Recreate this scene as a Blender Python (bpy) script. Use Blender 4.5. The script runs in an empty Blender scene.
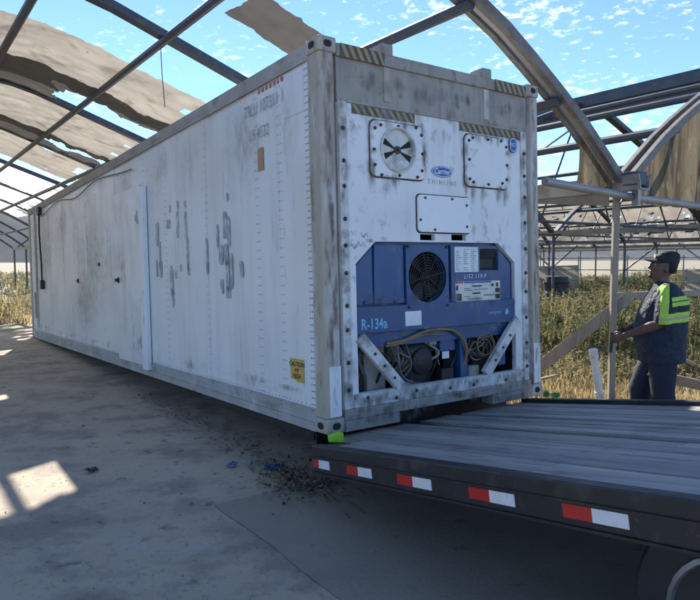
import bpy, bmesh, math, random
import numpy as np
from mathutils import Vector, Matrix, noise as mnoise
R = math.radians
random.seed(7); rng = np.random.default_rng(11)
scene = bpy.context.scene
COL = scene.collection

# ------------------------------------------------------------------ camera, sky, sun, exposure
CAM_H = 1.6949
cam = bpy.data.cameras.new('camera'); camo = bpy.data.objects.new('camera', cam); COL.objects.link(camo)
cam.sensor_fit = 'HORIZONTAL'; cam.sensor_width = 36; cam.lens = 36*641.8/700; cam.clip_start = .05; cam.clip_end = 20000
cr, cf, cu = Vector((.999994, -.000203, -.00335)), Vector((0, .998173, -.060428)), Vector((.003356, .060428, .998167))
camo.matrix_world = Matrix(((cr.x, cu.x, -cf.x, 0), (cr.y, cu.y, -cf.y, 0), (cr.z, cu.z, -cf.z, CAM_H), (0, 0, 0, 1)))
scene.camera = camo
SUN_AZ, SUN_EL = R(-17.5), R(32.7)
sunv = Vector((math.sin(SUN_AZ)*math.cos(SUN_EL), math.cos(SUN_AZ)*math.cos(SUN_EL), math.sin(SUN_EL)))
world = bpy.data.worlds.new('World'); scene.world = world; world.use_nodes = True
nt = world.node_tree; N = nt.nodes; L = nt.links
sky = N.new('ShaderNodeTexSky'); sky.sky_type = 'NISHITA'; sky.sun_disc = False
sky.sun_elevation = SUN_EL; sky.sun_rotation = SUN_AZ; sky.altitude = 300; sky.air_density = .65; sky.dust_density = 0; sky.ozone_density = 4.5
bg = N['Background']; bg.inputs[1].default_value = .09
tc = N.new('ShaderNodeTexCoord'); sep = N.new('ShaderNodeSeparateXYZ'); L.new(tc.outputs['Generated'], sep.inputs[0])
zz = N.new('ShaderNodeMath'); zz.operation = 'MAXIMUM'; L.new(sep.outputs[2], zz.inputs[0]); zz.inputs[1].default_value = .02
za = N.new('ShaderNodeMath'); za.operation = 'ADD'; L.new(zz.outputs[0], za.inputs[0]); za.inputs[1].default_value = .12
dv = N.new('ShaderNodeVectorMath'); dv.operation = 'DIVIDE'; L.new(tc.outputs['Generated'], dv.inputs[0])
cz = N.new('ShaderNodeCombineXYZ'); [L.new(za.outputs[0], cz.inputs[i]) for i in range(3)]; L.new(cz.outputs[0], dv.inputs[1])
def wnoise(sc, det, rough, off):
    m = N.new('ShaderNodeMapping'); m.inputs['Location'].default_value = off; L.new(dv.outputs[0], m.inputs[0])
    n = N.new('ShaderNodeTexNoise'); n.inputs['Scale'].default_value = sc; n.inputs['Detail'].default_value = det; n.inputs['Roughness'].default_value = rough
    L.new(m.outputs[0], n.inputs[0]); return n.outputs[0]
small = wnoise(22, 5, .62, (3, 1, 0)); big = wnoise(1.6, 2, .5, (.4, 7.3, 0))
ad = N.new('ShaderNodeMath'); ad.operation = 'MULTIPLY_ADD'; L.new(big, ad.inputs[0]); ad.inputs[1].default_value = .55; L.new(small, ad.inputs[2])
mr = N.new('ShaderNodeMapRange'); mr.interpolation_type = 'SMOOTHSTEP'; L.new(ad.outputs[0], mr.inputs[0]); mr.inputs[1].default_value = .82; mr.inputs[2].default_value = 1.16; mr.inputs[3].default_value = 0; mr.inputs[4].default_value = .5
cl = N.new('ShaderNodeMix'); cl.data_type = 'RGBA'; L.new(mr.outputs[0], cl.inputs[0]); L.new(sky.outputs[0], cl.inputs[6]); cl.inputs[7].default_value = (12.5, 12.0, 11.3, 1)
L.new(cl.outputs[2], bg.inputs[0])
sun = bpy.data.lights.new('sun', 'SUN'); sun.energy = 3.4; sun.angle = R(.55); sun.color = (1, .93, .82)
suno = bpy.data.objects.new('sun', sun); COL.objects.link(suno); suno.rotation_euler = sunv.to_track_quat('Z', 'Y').to_euler(); suno.location = sunv*60
vs = scene.view_settings; vs.view_transform = 'Standard'; vs.look = 'None'; vs.exposure = 1.72; vs.gamma = 1; vs.use_curve_mapping = False
scene.render.engine = 'CYCLES'; scene.cycles.use_light_tree = False; scene.cycles.transparent_max_bounces = 32; scene.cycles.max_bounces = 5; scene.cycles.diffuse_bounces = 3; scene.cycles.glossy_bounces = 2; scene.cycles.transmission_bounces = 4

# ------------------------------------------------------------------ materials
MATS = {}
def mat(name, c1, c2=None, scale=4, stretch=(1, 1, 1), rough=.7, metal=0, bump=0, bscale=40, stains=(), spec=.5, trans=0, rvar=0, detail=3):
    m = bpy.data.materials.new(name); m.use_nodes = True; nt = m.node_tree; n = nt.nodes; l = nt.links
    b = n['Principled BSDF']; b.inputs['Roughness'].default_value = rough; b.inputs['Metallic'].default_value = metal
    b.inputs['Specular IOR Level'].default_value = spec
    tc = n.new('ShaderNodeTexCoord')
    def nz(sc, st, off=0, det=detail):
        mp = n.new('ShaderNodeMapping'); mp.inputs['Scale'].default_value = st; mp.inputs['Location'].default_value = (off*3.7, off*1.9, off*2.3)
        l.new(tc.outputs['Object'], mp.inputs[0]); t = n.new('ShaderNodeTexNoise'); t.inputs['Scale'].default_value = sc; t.inputs['Detail'].default_value = det
        t.inputs['Roughness'].default_value = .6; l.new(mp.outputs[0], t.inputs[0]); return t.outputs[0]
    def mr(o, a, bb, c=0, d=1):
        r = n.new('ShaderNodeMapRange'); l.new(o, r.inputs[0]); r.inputs[1].default_value = a; r.inputs[2].default_value = bb; r.inputs[3].default_value = c; r.inputs[4].default_value = d; return r.outputs[0]
    def mix(f, A, B):
        x = n.new('ShaderNodeMix'); x.data_type = 'RGBA'; l.new(f, x.inputs[0])
        for k, v in ((6, A), (7, B)):
            if isinstance(v, tuple): x.inputs[k].default_value = (*v, 1)
            else: l.new(v, x.inputs[k])
        return x.outputs[2]
    col = mix(mr(nz(scale, stretch), .3, .7), c1, c2 if c2 else tuple(.82*x for x in c1))
    for i, (sc_, ssc, sst, lo, hi, amt) in enumerate(stains):
        col = mix(mr(nz(ssc, sst, i+1), lo, hi, 0, amt), col, sc_)
    l.new(col, b.inputs['Base Color'])
    if rvar: l.new(mr(nz(scale*1.7, stretch, 9), .3, .7, max(.02, rough-rvar), min(1, rough+rvar)), b.inputs['Roughness'])
    if bump:
        bp = n.new('ShaderNodeBump'); bp.inputs['Strength'].default_value = bump; bp.inputs['Distance'].default_value = .01
        l.new(nz(bscale, (1, 1, 1), 5, 4), bp.inputs['Height']); l.new(bp.outputs[0], b.inputs['Normal'])
    if trans:
        tr = n.new('ShaderNodeBsdfTranslucent'); l.new(col, tr.inputs[0]); ms = n.new('ShaderNodeMixShader'); ms.inputs[0].default_value = trans
        l.new(b.outputs[0], ms.inputs[1]); l.new(tr.outputs[0], ms.inputs[2]); l.new(ms.outputs[0], n['Material Output'].inputs[0])
    MATS[name] = m; return m
RUST = (.16, .085, .045); GRIME = (.17, .16, .14)
V = (1, 1, .07)
mat('white_side', (.74, .75, .74), (.66, .68, .67), 1.2, rough=.36, rvar=.1, bump=.12, bscale=3,
    stains=[((.44, .42, .38), 5, (1, 1, .10), .50, .80, .5), ((.56, .49, .39), .38, (1, 1, .7), .48, .66, .6), (GRIME, 14, (1, 1, .12), .64, .80, .45), (GRIME, 28, (1, 1, 1), .70, .80, .5), (RUST, 50, (1, 1, .4), .73, .80, .5)])
mat('white_front', (.76, .77, .77), (.66, .67, .67), 1.6, rough=.42, rvar=.1, bump=.1, bscale=4,
    stains=[((.42, .40, .36), 6, (1, 1, .12), .52, .80, .5), (GRIME, 9, (1, 1, .8), .60, .76, .65), (RUST, 34, (1, 1, .5), .70, .78, .5)])
mat('white_clean', (.78, .79, .80), (.70, .71, .72), 3, rough=.4, stains=[(GRIME, 22, (1, 1, .3), .66, .8, .5)])
mat('white_worn', (.66, .66, .64), (.52, .52, .50), 4, rough=.5, bump=.2, bscale=30, stains=[(GRIME, 7, (1, 1, 1), .48, .66, .75), (RUST, 20, (1, 1, 1), .62, .72, .6)])
mat('grey_frame', (.35, .325, .285), (.24, .225, .20), 3, rough=.6, bump=.25, bscale=25, stains=[((.36, .35, .33), 6, V, .54, .68, .7), (RUST, 18, (1, 1, .6), .60, .72, .7), ((.1, .1, .095), 9, V, .58, .75, .6)])
mat('grey_post', (.44, .39, .32), (.31, .275, .23), 3, stretch=(1, 1, .15), rough=.6, bump=.25, bscale=25, stains=[((.55, .55, .54), 7, (1, 1, .2), .5, .62, .6), (RUST, 12, (1, 1, .25), .56, .68, .75)])
mat('grey_rail', (.40, .40, .385), (.30, .295, .28), 2.4, stretch=(1, .5, 1), rough=.55, bump=.2, bscale=22, stains=[((.52, .52, .51), 3, (1, 1, .2), .5, .64, .6), ((.16, .13, .10), 9, (1, .6, .5), .56, .70, .65), (RUST, 26, (1, 1, .5), .66, .75, .5)])
mat('top_rail', (.37, .345, .305), (.27, .25, .22), 2.2, stretch=(1, .4, 1), rough=.65, bump=.2, bscale=22, stains=[((.42, .41, .39), 4, (1, .6, .3), .52, .66, .6), ((.12, .10, .085), 8, (1, .5, .8), .58, .72, .6)])
mat('blue_unit', (.026, .078, .21), (.019, .058, .16), 3, rough=.38, rvar=.08, bump=.08, bscale=8, stains=[((.13, .17, .25), 8, (1, 1, .2), .58, .78, .5), ((.09, .085, .08), 14, (1, 1, 1), .64, .76, .55)])
mat('dark_metal', (.030, .032, .035), (.018, .019, .02), 6, rough=.5, metal=.4, bump=.2, stains=[((.10, .075, .05), 10, (1, 1, 1), .6, .75, .6)])
mat('rust_metal', (.20, .12, .075), (.13, .08, .05), 14, rough=.8, bump=.3); mat('cavity', (.020, .021, .023), (.012, .012, .013), 5, rough=.8)
mat('bolt_metal', (.07, .06, .05), (.04, .035, .03), 20, rough=.6, metal=.3, stains=[(RUST, 30, (1, 1, 1), .5, .7, .7)])
mat('rivet_metal', (.42, .42, .41), (.3, .3, .29), 20, rough=.45, metal=.3)
mat('rubber', (.016, .016, .017), (.026, .025, .025), 8, rough=.75, bump=.2)
mat('cable_tan', (.26, .18, .09), (.18, .12, .06), 9, rough=.5)
mat('cable_grey', (.12, .12, .12), (.08, .08, .08), 9, rough=.6)
mat('paper', (.74, .75, .75), (.66, .68, .69), 10, rough=.7, stains=[((.4, .4, .38), 16, (1, 1, 1), .62, .78, .5)])
mat('label_paper', (.66, .65, .58), (.55, .54, .49), 8, rough=.6, stains=[((.3, .29, .26), 25, (1, 1, 1), .6, .7, .5)])
mat('ink', (.03, .03, .035), rough=.6)
mat('ink_grey', (.20, .215, .24), (.32, .34, .36), 14, rough=.6, stains=[((.60, .61, .61), 18, (1, 1, .5), .54, .66, .75)])
mat('ghost_grey', (.25, .28, .31), (.34, .37, .40), 18, rough=.5, stains=[((.66, .67, .67), 30, (1, 1, .4), .50, .62, .85)])
mat('red_paint', (.42, .10, .08), (.34, .09, .07), 20, rough=.6, stains=[((.58, .57, .56), 40, (1, 1, 1), .5, .6, .7)])
mat('logo_blue', (.02, .10, .36), rough=.4); mat('logo_white', (.75, .77, .8), rough=.5)
mat('cyan_print', (.22, .55, .72), (.16, .45, .62), 30, rough=.5)
mat('hazard_yellow', (.36, .27, .10), (.27, .21, .10), 12, rough=.6, stains=[((.24, .23, .21), 14, (1, 1, 1), .48, .62, .7)])
mat('hazard_black', (.055, .052, .05), (.10, .098, .095), 12, rough=.6)
mat('caution_yellow', (.60, .38, .07), (.50, .31, .06), 20, rough=.5, stains=[((.25, .2, .1), 40, (1, 1, 1), .6, .72, .5)])
mat('orange_sticker', (.42, .27, .12), (.33, .21, .10), 12, rough=.6)
mat('concrete', (.52, .43, .315), (.39, .33, .25), .9, rough=.88, bump=.5, bscale=60, detail=9,
    stains=[((.22, .195, .165), 2.2, (1, 1, 1), .50, .64, .65), ((.10, .095, .09), 6.5, (1, 1, 1), .60, .69, .75), ((.48, .45, .40), 3.1, (1, 1, 1), .58, .72, .5), ((.16, .14, .115), 24, (1, 1, 1), .56, .72, .6), ((.15, .13, .11), 1.1, (1, 1, 1), .54, .63, .5), ((.52, .48, .41), 80, (1, 1, 1), .6, .75, .5)])
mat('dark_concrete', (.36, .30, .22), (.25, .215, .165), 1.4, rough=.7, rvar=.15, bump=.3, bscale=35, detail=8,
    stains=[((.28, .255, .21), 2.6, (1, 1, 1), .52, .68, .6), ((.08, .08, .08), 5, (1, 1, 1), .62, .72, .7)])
mat('soil', (.30, .245, .17), (.20, .165, .115), .8, rough=.95, bump=.5, bscale=18, detail=9, stains=[((.36, .31, .2), 3, (1, 1, 1), .5, .7, .7), ((.12, .12, .06), .35, (1, 1, 1), .5, .62, .5)])
mat('hill', (.09, .105, .10), (.07, .085, .085), .004, rough=.95, stains=[((.12, .125, .11), .01, (1, 1, 1), .5, .65, .6)])
mat('steel_arch', (.22, .215, .205), (.14, .138, .132), 5, rough=.6, metal=.35, bump=.25, stains=[((.16, .115, .08), 7, (1, 1, 1), .50, .64, .7), ((.07, .065, .06), 14, (1, 1, 1), .58, .7, .6)])
mat('steel_dark', (.085, .095, .11), (.06, .068, .08), 3, rough=.5, metal=.4, stains=[((.14, .115, .09), 7, (1, 1, 1), .58, .7, .6)])
mat('gutter_metal', (.34, .345, .345), (.25, .25, .25), 2, rough=.45, metal=.4, bump=.1, stains=[((.20, .17, .13), 4, (1, 1, 1), .55, .7, .6)])
mat('wood_post', (.32, .275, .22), (.23, .195, .155), 3, stretch=(6, 6, .5), rough=.8, bump=.4, bscale=30, stains=[((.12, .1, .08), 8, (1, 1, .2), .6, .72, .6)])
mat('wood_board', (.36, .28, .19), (.26, .2, .14), 3, rough=.8, bump=.3, bscale=30)
mat('tarp_tan', (.46, .41, .335), (.36, .32, .265), 1.3, rough=.85, trans=.5, bump=.3, bscale=9, stains=[((.16, .135, .105), 2.2, (1, 1, 1), .55, .7, .6), ((.1, .09, .07), 12, (1, 1, 1), .68, .76, .6)])
mat('tarp_dark', (.17, .16, .145), (.12, .115, .105), 1.5, rough=.85, trans=.25, bump=.3, bscale=9)
mat('film_white', (.78, .79, .79), (.68, .69, .69), 1.5, rough=.4, trans=.75, stains=[((.25, .24, .22), 5, (1, .2, 1), .62, .7, .8)])
mat('tarp_mossy', (.21, .17, .11), (.11, .092, .065), 2.2, stretch=(1, 1, .25), rough=.85, trans=.3, bump=.3, bscale=12,
    stains=[((.06, .05, .035), 5, (1, 1, .05), .44, .58, .85), ((.34, .27, .14), 14, (1, 1, .2), .55, .7, .6), ((.06, .05, .035), 22, (1, 1, .4), .60, .7, .7)])
def deckmat(name, c1, c2):
    mat(name, c1, c2, 5, stretch=(.12, 2.2, 2.2), rough=.58, rvar=.12, bump=.45, bscale=26, spec=.5, stains=[((.10, .09, .08), 9, (.2, 2, 2), .54, .68, .75), ((.46, .43, .39), 22, (.06, 3, 3), .56, .7, .7), ((.06, .055, .05), 30, (.05, 4, 4), .62, .72, .8), ((.14, .12, .1), 3, (1, 1, 1), .56, .7, .5)])
deckmat('deck_a', (.36, .335, .30), (.25, .235, .21)); deckmat('deck_b', (.28, .265, .24), (.20, .19, .172)); deckmat('deck_c', (.42, .39, .35), (.30, .28, .25))
mat('trailer_black', (.012, .0125, .014), (.019, .019, .020), 4, rough=.5, rvar=.1, bump=.15, stains=[((.075, .066, .055), 6, (1, 1, 1), .54, .72, .5), ((.09, .075, .06), 30, (1, 1, 1), .62, .74, .5)])
mat('tape_red', (.50, .022, .018), (.40, .02, .016), 12, rough=.35, stains=[((.2, .1, .09), 25, (1, 1, 1), .6, .75, .4)]); mat('tape_white', (.72, .73, .74), (.62, .63, .64), 12, rough=.35, stains=[((.4, .39, .37), 25, (1, 1, 1), .58, .75, .5)])
mat('rim_metal', (.30, .30, .31), (.2, .2, .2), 8, rough=.4, metal=.7)
mat('pvc', (.72, .72, .70), (.6, .6, .58), 6, rough=.4, stains=[(GRIME, 10, (1, 1, 1), .6, .7, .6)])
mat('neon_green', (.34, .66, .04), (.28, .56, .04), 12, rough=.5); mat('green_strap', (.10, .30, .07), (.07, .22, .05), 14, rough=.7)
mat('blue_plastic', (.08, .13, .27), (.06, .1, .2), 12, rough=.4); mat('pale_plastic', (.6, .6, .58), rough=.5); mat('brown_leaf', (.20, .15, .09), (.12, .09, .06), 9, rough=.9)
mat('straw', (.52, .42, .22), (.42, .33, .16), .7, rough=.85, trans=.45); mat('olive', (.30, .265, .11), (.22, .20, .08), .6, rough=.8, trans=.45)
mat('weed_green', (.13, .15, .055), (.09, .11, .04), .6, rough=.8, trans=.4); mat('seed_tan', (.38, .30, .17), (.30, .23, .13), .7, rough=.9, trans=.35)
mat('skin', (.12, .058, .036), (.10, .048, .030), 12, rough=.5, bump=.08, bscale=120); mat('hair_black', (.012, .010, .010), rough=.8, bump=.4, bscale=150)
mat('navy_cotton', (.012, .022, .044), (.008, .015, .032), 6, rough=.85, bump=.5, bscale=22); mat('cap_black', (.011, .011, .013), (.017, .017, .019), 8, rough=.8, bump=.3, bscale=90)
mat('boot', (.03, .024, .02), rough=.6); mat('eye_white', (.6, .58, .55), rough=.3); mat('eye_dark', (.015, .01, .008), rough=.2); mat('lips', (.15, .06, .05), rough=.5); mat('cap_print', (.5, .45, .35), rough=.7)
mat('netting', (.30, .27, .20), (.22, .2, .15), 2, rough=.9, trans=.35, stains=[((.12, .11, .09), 1.5, (1, 1, 1), .55, .68, .6)])
mat('black_plastic', (.02, .021, .023), rough=.5)

# ------------------------------------------------------------------ mesh helpers
class MB:
    def __init__(s): s.v = []; s.f = []; s.mi = []
    def add(s, vs, fs, mi=0):
        o = len(s.v); s.v += [tuple(p) for p in vs]; s.f += [tuple(o+i for i in f) for f in fs]; s.mi += [mi]*len(fs); return s
    def box(s, x0, x1, y0, y1, z0, z1, mi=0):
        return s.add([(x, y, z) for z in (z0, z1) for y in (y0, y1) for x in (x0, x1)], [(0, 2, 3, 1), (4, 5, 7, 6), (0, 1, 5, 4), (2, 6, 7, 3), (0, 4, 6, 2), (1, 3, 7, 5)], mi)
    def obox(s, p0, p1, w, h, up=(0, 0, 1), mi=0):
        p0, p1 = Vector(p0), Vector(p1); d = (p1-p0).normalized(); sd = d.cross(Vector(up)).normalized(); u = sd.cross(d)
        vs = [p+sd*a*w/2+u*b*h/2 for p in (p0, p1) for a, b in ((-1, -1), (1, -1), (1, 1), (-1, 1))]
        return s.add(vs, [(3, 2, 1, 0), (4, 5, 6, 7), (0, 1, 5, 4), (1, 2, 6, 5), (2, 3, 7, 6), (3, 0, 4, 7)], mi)
    def tube(s, pts, r, n=8, mi=0, sq=None, cap=True):
        pts = [Vector(p) for p in pts]; rs = r if isinstance(r, (list, tuple)) else [r]*len(pts); o = len(s.v); ref = None
        for i, p in enumerate(pts):
            d = (pts[min(i+1, len(pts)-1)]-pts[max(i-1, 0)]).normalized()
            if ref is None: ref = Vector((0, 0, 1)) if abs(d.z) < .9 else Vector((1, 0, 0))
            sd = d.cross(ref).normalized(); u = sd.cross(d).normalized(); ref = u
            for k in range(n):
                a = 2*math.pi*(k+.5)/n
                ca, sa = math.cos(a), math.sin(a)
                if sq: q = p+sd*sq[0]/2*(1 if ca > 0 else -1)+u*sq[1]/2*(1 if sa > 0 else -1)
                else: q = p+(sd*ca+u*sa)*rs[i]
                s.v.append(tuple(q))
        for i in range(len(pts)-1):
            for k in range(n):
                a, b = o+i*n+k, o+i*n+(k+1) % n; s.f.append((a, b, b+n, a+n)); s.mi.append(mi)
        if cap:
            s.f.append(tuple(o+k for k in reversed(range(n)))); s.f.append(tuple(o+(len(pts)-1)*n+k for k in range(n))); s.mi += [mi, mi]
        return s
    def lathe(s, c, axis, prof, n=24, mi=0, cap=True):
        c = Vector(c); ax = Vector(axis).normalized(); ref = Vector((0, 0, 1)) if abs(ax.z) < .9 else Vector((1, 0, 0)); sd = ax.cross(ref).normalized(); u = sd.cross(ax); o = len(s.v)
        for (h, r) in prof:
            for k in range(n):
                a = 2*math.pi*k/n; s.v.append(tuple(c+ax*h+(sd*math.cos(a)+u*math.sin(a))*r))
        for i in range(len(prof)-1):
            for k in range(n):
                a, b = o+i*n+k, o+i*n+(k+1) % n; s.f.append((a, b, b+n, a+n)); s.mi.append(mi)
        if cap: s.f.append(tuple(o+k for k in reversed(range(n)))); s.f.append(tuple(o+(len(prof)-1)*n+k for k in range(n))); s.mi += [mi, mi]
        return s
    def prism(s, poly, y0, y1, ax='y', mi=0):
        def P(a, b, t): return {'y': (a, t, b), 'x': (t, a, b), 'z': (a, b, t)}[ax]
        n = len(poly); vs = [P(a, b, y0) for a, b in poly]+[P(a, b, y1) for a, b in poly]
        return s.add(vs, [tuple(range(n)), tuple(reversed(range(n, 2*n)))]+[(i, i+n, (i+1) % n+n, (i+1) % n) for i in range(n)], mi)
def mesh(name, mb):
    me = bpy.data.meshes.new(name); me.from_pydata(mb.v, [], mb.f); me.update()
    bm = bmesh.new(); bm.from_mesh(me); bmesh.ops.recalc_face_normals(bm, faces=bm.faces); bm.to_mesh(me); bm.free(); return me
def link(name, me, mats, parent=None, bevel=0, smooth=False, kind=None):
    o = bpy.data.objects.new(name, me); COL.objects.link(o)
    if parent: o.parent = parent
    if not me.materials:
        for m in (mats if isinstance(mats, (list, tuple)) else [mats]): me.materials.append(MATS[m])
    if bevel:
        b = o.modifiers.new('bevel', 'BEVEL'); b.width = bevel; b.segments = 2; b.limit_method = 'ANGLE'; b.angle_limit = R(40)
    if smooth:
        for p in me.polygons: p.use_smooth = True
        if smooth != 'all':
            try: me.set_sharp_from_angle(angle=R(40))
            except Exception: pass
    if kind: o['kind'] = kind
    return o
def build(name, mb, m, parent=None, bevel=0, smooth=False, kind=None, label=None):
    me = mesh(name, mb)
    for p, i in zip(me.polygons, mb.mi): p.material_index = i
    o = link(name, me, m, parent, bevel, smooth, kind)
    if label: o['label'] = label
    return o
def thing(name, label, cat, loc=(0, 0, 0), group=None):
    o = bpy.data.objects.new(name, None); COL.objects.link(o); o.location = loc; o.empty_display_size = .2
    return tag(o, label, cat, group)
def tag(o, label, cat, group=None):
    o['label'] = label; o['category'] = cat
    if group: o['group'] = group
    return o
def text(name, s, m, parent, loc, size, face='front', sx=1, align='CENTER', spacing=1, shear=0, bold=0):
    cu = bpy.data.curves.new(name, 'FONT'); cu.body = s; cu.size = size; cu.align_x = align; cu.align_y = 'CENTER'; cu.space_character = spacing; cu.shear = shear; cu.offset = bold; cu.resolution_u = 3
    t = bpy.data.objects.new(name, cu); COL.objects.link(t); dg = bpy.context.evaluated_depsgraph_get()
    me = bpy.data.meshes.new_from_object(t.evaluated_get(dg)); bpy.data.objects.remove(t); bpy.data.curves.remove(cu)
    rot = Matrix.Rotation(R(90), 4, 'X') if face == 'front' else Matrix.Rotation(R(-90), 4, 'Z') @ Matrix.Rotation(R(90), 4, 'X')
    me.transform(Matrix.Translation(loc) @ rot @ Matrix.Diagonal((sx, 1, 1, 1))); me.materials.clear()
    return link(name, me, m, parent)
def holed(outer, holes, y0, y1):
    """plate in the xz plane with holes, from y0 (front) to y1"""
    bm = bmesh.new(); es = []
    for lp in [outer]+holes:
        vs = [bm.verts.new((a, y0, b)) for a, b in lp]; es += [bm.edges.new((vs[i], vs[(i+1) % len(vs)])) for i in range(len(vs))]
    r = bmesh.ops.triangle_fill(bm, edges=es, use_beauty=True, use_dissolve=False)
    fs = [f for f in bm.faces]; ex = bmesh.ops.extrude_face_region(bm, geom=fs)
    bmesh.ops.translate(bm, verts=[v for v in ex['geom'] if isinstance(v, bmesh.types.BMVert)], vec=(0, y1-y0, 0))
    bmesh.ops.recalc_face_normals(bm, faces=bm.faces); me = bpy.data.meshes.new('plate'); bm.to_mesh(me); bm.free(); return me
def rrect(x0, x1, z0, z1, r, n=4):
    out = []
    for cx, cz, a0 in ((x1-r, z1-r, 0), (x0+r, z1-r, 90), (x0+r, z0+r, 180), (x1-r, z0+r, 270)):
        for k in range(n+1):
            a = R(a0+90*k/n); out.append((cx+r*math.cos(a), cz+r*math.sin(a)))
    return out
def circ(cx, cz, r, n=28, rz=None): return [(cx+r*math.cos(2*math.pi*k/n), cz+(rz or r)*math.sin(2*math.pi*k/n)) for k in range(n)]
# frame of the greenhouse: u across, s along its length
TH = R(36.0); ga = Vector((-math.sin(TH), math.cos(TH), 0)); gc = Vector((math.cos(TH), math.sin(TH), 0))
def G(u, s, z=0): return gc*u+ga*s+Vector((0, 0, z))

# ------------------------------------------------------------------ ground
def sheet(name, pts, z, m):
    mb = MB(); mb.add([(p[0], p[1], z) for p in pts], [tuple(range(len(pts)))]); o = build(name, mb, m, kind='structure'); return o
sheet('ground', [(-6000, -6000), (6000, -6000), (6000, 9000), (-6000, 9000)], -.012, 'soil')
# concrete slab: fine grid with ragged outer edge
def ragged(pts, step, amp, seed):
    out = []
    for i in range(len(pts)):
        a, b = Vector(pts[i]), Vector(pts[(i+1) % len(pts)]); n = max(1, int((b-a).length/step)); nrm = (b-a).normalized(); nrm = Vector((-nrm.y, nrm.x))
        for k in range(n):
            p = a.lerp(b, k/n); out.append(tuple(p+nrm*amp*mnoise.noise(Vector((p.x*2.3, p.y*2.3, seed)))))
    return out
sl = [G(u, s).to_2d() for u, s in ((-9, -9), (5.25, -9), (5.25, 13), (3.6, 17.4), (-9, 18.6))]
sheet('concrete_slab', ragged(sl, .35, .12, 3), 0, 'concrete')
CY = R(35.418)   # container yaw
ca, cc_ = Vector((-math.sin(CY), math.cos(CY))), Vector((math.cos(CY), math.sin(CY)))
c0 = Vector((-.166, 4.594))
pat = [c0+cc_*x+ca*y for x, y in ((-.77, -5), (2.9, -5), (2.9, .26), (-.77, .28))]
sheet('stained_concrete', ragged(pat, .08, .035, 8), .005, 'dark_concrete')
hm = MB(); rows = 10; cols = 90
for j in range(rows):
    for i in range(cols+1):
        az = R(-75+150*i/cols); d = 3600+j*220; t = j/(rows-1); ridge = 330+230*mnoise.fractal(Vector((i*.09, 3.1, 0)), 1, 2, 5)+150*math.exp(-((math.degrees(az)+30)/16)**2)
        h = ridge*math.sin(math.pi*min(1, t*.62))*(1+.25*mnoise.noise(Vector((i*.35, j*.6, 2))))
        hm.v.append((math.sin(az)*d, math.cos(az)*d, h-2))
for j in range(rows-1):
    for i in range(cols):
        a = j*(cols+1)+i; hm.f.append((a, a+1, a+cols+2, a+cols+1)); hm.mi.append(0)
build('hills', hm, 'hill', smooth='all', kind='structure')

# ------------------------------------------------------------------ greenhouse frame
GUT = 6.55; RIDGE = 1.5; HALF = GUT-RIDGE; BAY = 2*HALF
prof = [(0, 4.78), (.3, 4.755), (.7, 4.66), (1.35, 4.43), (2.3, 4.09), (2.65, 3.97), (3.1, 3.78), (3.75, 3.42), (4.35, 3.04), (HALF, 2.5)]
def rz(u):
    d = abs(((u-RIDGE+HALF) % BAY)-HALF)
    for (a, za), (b, zb) in zip(prof, prof[1:]):
        if d <= b: t = (d-a)/(b-a); return za+(zb-za)*t
    return prof[-1][1]
gh = thing('greenhouse_frame', 'derelict arched steel greenhouse frame standing over and around the container', 'greenhouse frame')
def gpart(name, mb, m, **k): return build(name, mb, m, gh, **k)
def arch_pts(ridge, s, dz=0, half=HALF, n=26):
    return [G(ridge+half*t, s, rz(ridge+half*t)+dz) for t in [-1+2*i/n for i in range(n+1)]]
arch_mesh = {}
def arch(ridge, s, m='steel_dark', sq=(.15, .09)):
    key = (m, sq)
    if key not in arch_mesh:
        mb = MB(); mb.tube(arch_pts(RIDGE, 0), .05, 4, sq=sq); arch_mesh[key] = mesh('arch', mb)
    o = link('arch', arch_mesh[key], m, gh, bevel=0); o.location = G(ridge-RIDGE, s); return o
RIDGES = [RIDGE-BAY, RIDGE, RIDGE+BAY, RIDGE+2*BAY, RIDGE+3*BAY]
SS = [7.75, 12.3, 16, 20, 24, 28, 32, 36, 40, 44]
for ri, r_ in enumerate(RIDGES):
    for s in SS: arch(r_, s)
    if ri > 2:
        for s in (4, 0, -4): arch(r_, s)
# the doubled end arch in front, with the bright film lock between its two rails
for r_ in (RIDGE, RIDGE+BAY):
    arch(r_, 4.08, 'steel_arch', (.06, .09)); arch(r_, 3.93, 'steel_arch', (.06, .09))
    mb = MB(); mb.tube(arch_pts(r_, 4.005, -.02), .01, 4, sq=(.05, .02)); gpart('film_lock', mb, 'gutter_metal')
# purlins
PD = [0, 1.35, 2.66, 3.9]
pm = {}
for ri, r_ in enumerate(RIDGES):
    for d in PD:
        for sg in ((1, -1) if d else (1,)):
            u = r_+sg*d; s0 = 3.95 if ri < 3 else -4
            if ri == 1 and d == 1.35: s0 = 3.95 if sg < 0 else 7.75 - 3.8
            key = (s0,)
            if key not in pm:
                mb = MB(); mb.tube([(0, 0, 0)]+[ga*((44.3-s0)*k/9) for k in range(1, 10)], .052, 8); pm[key] = mesh('purlin', mb)
            o = link('purlin', pm[key], 'steel_dark', gh, smooth=True); o.location = G(u, s0, rz(u)-.075)
# doubled ridge rails of the bay to the right (ridge vent)
for du, dz in ((-.35, .0), (.35, .0), (0, .14), (-.2, -.22)):
    mb = MB(); mb.tube([G(RIDGE+BAY+du, s, rz(RIDGE+BAY)+dz) for s in np.linspace(3.8, 44, 8)], .05, 4, sq=(.10, .17)); gpart('ridge_rail', mb, 'steel_dark' if dz != .22 else 'gutter_metal')
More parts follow.
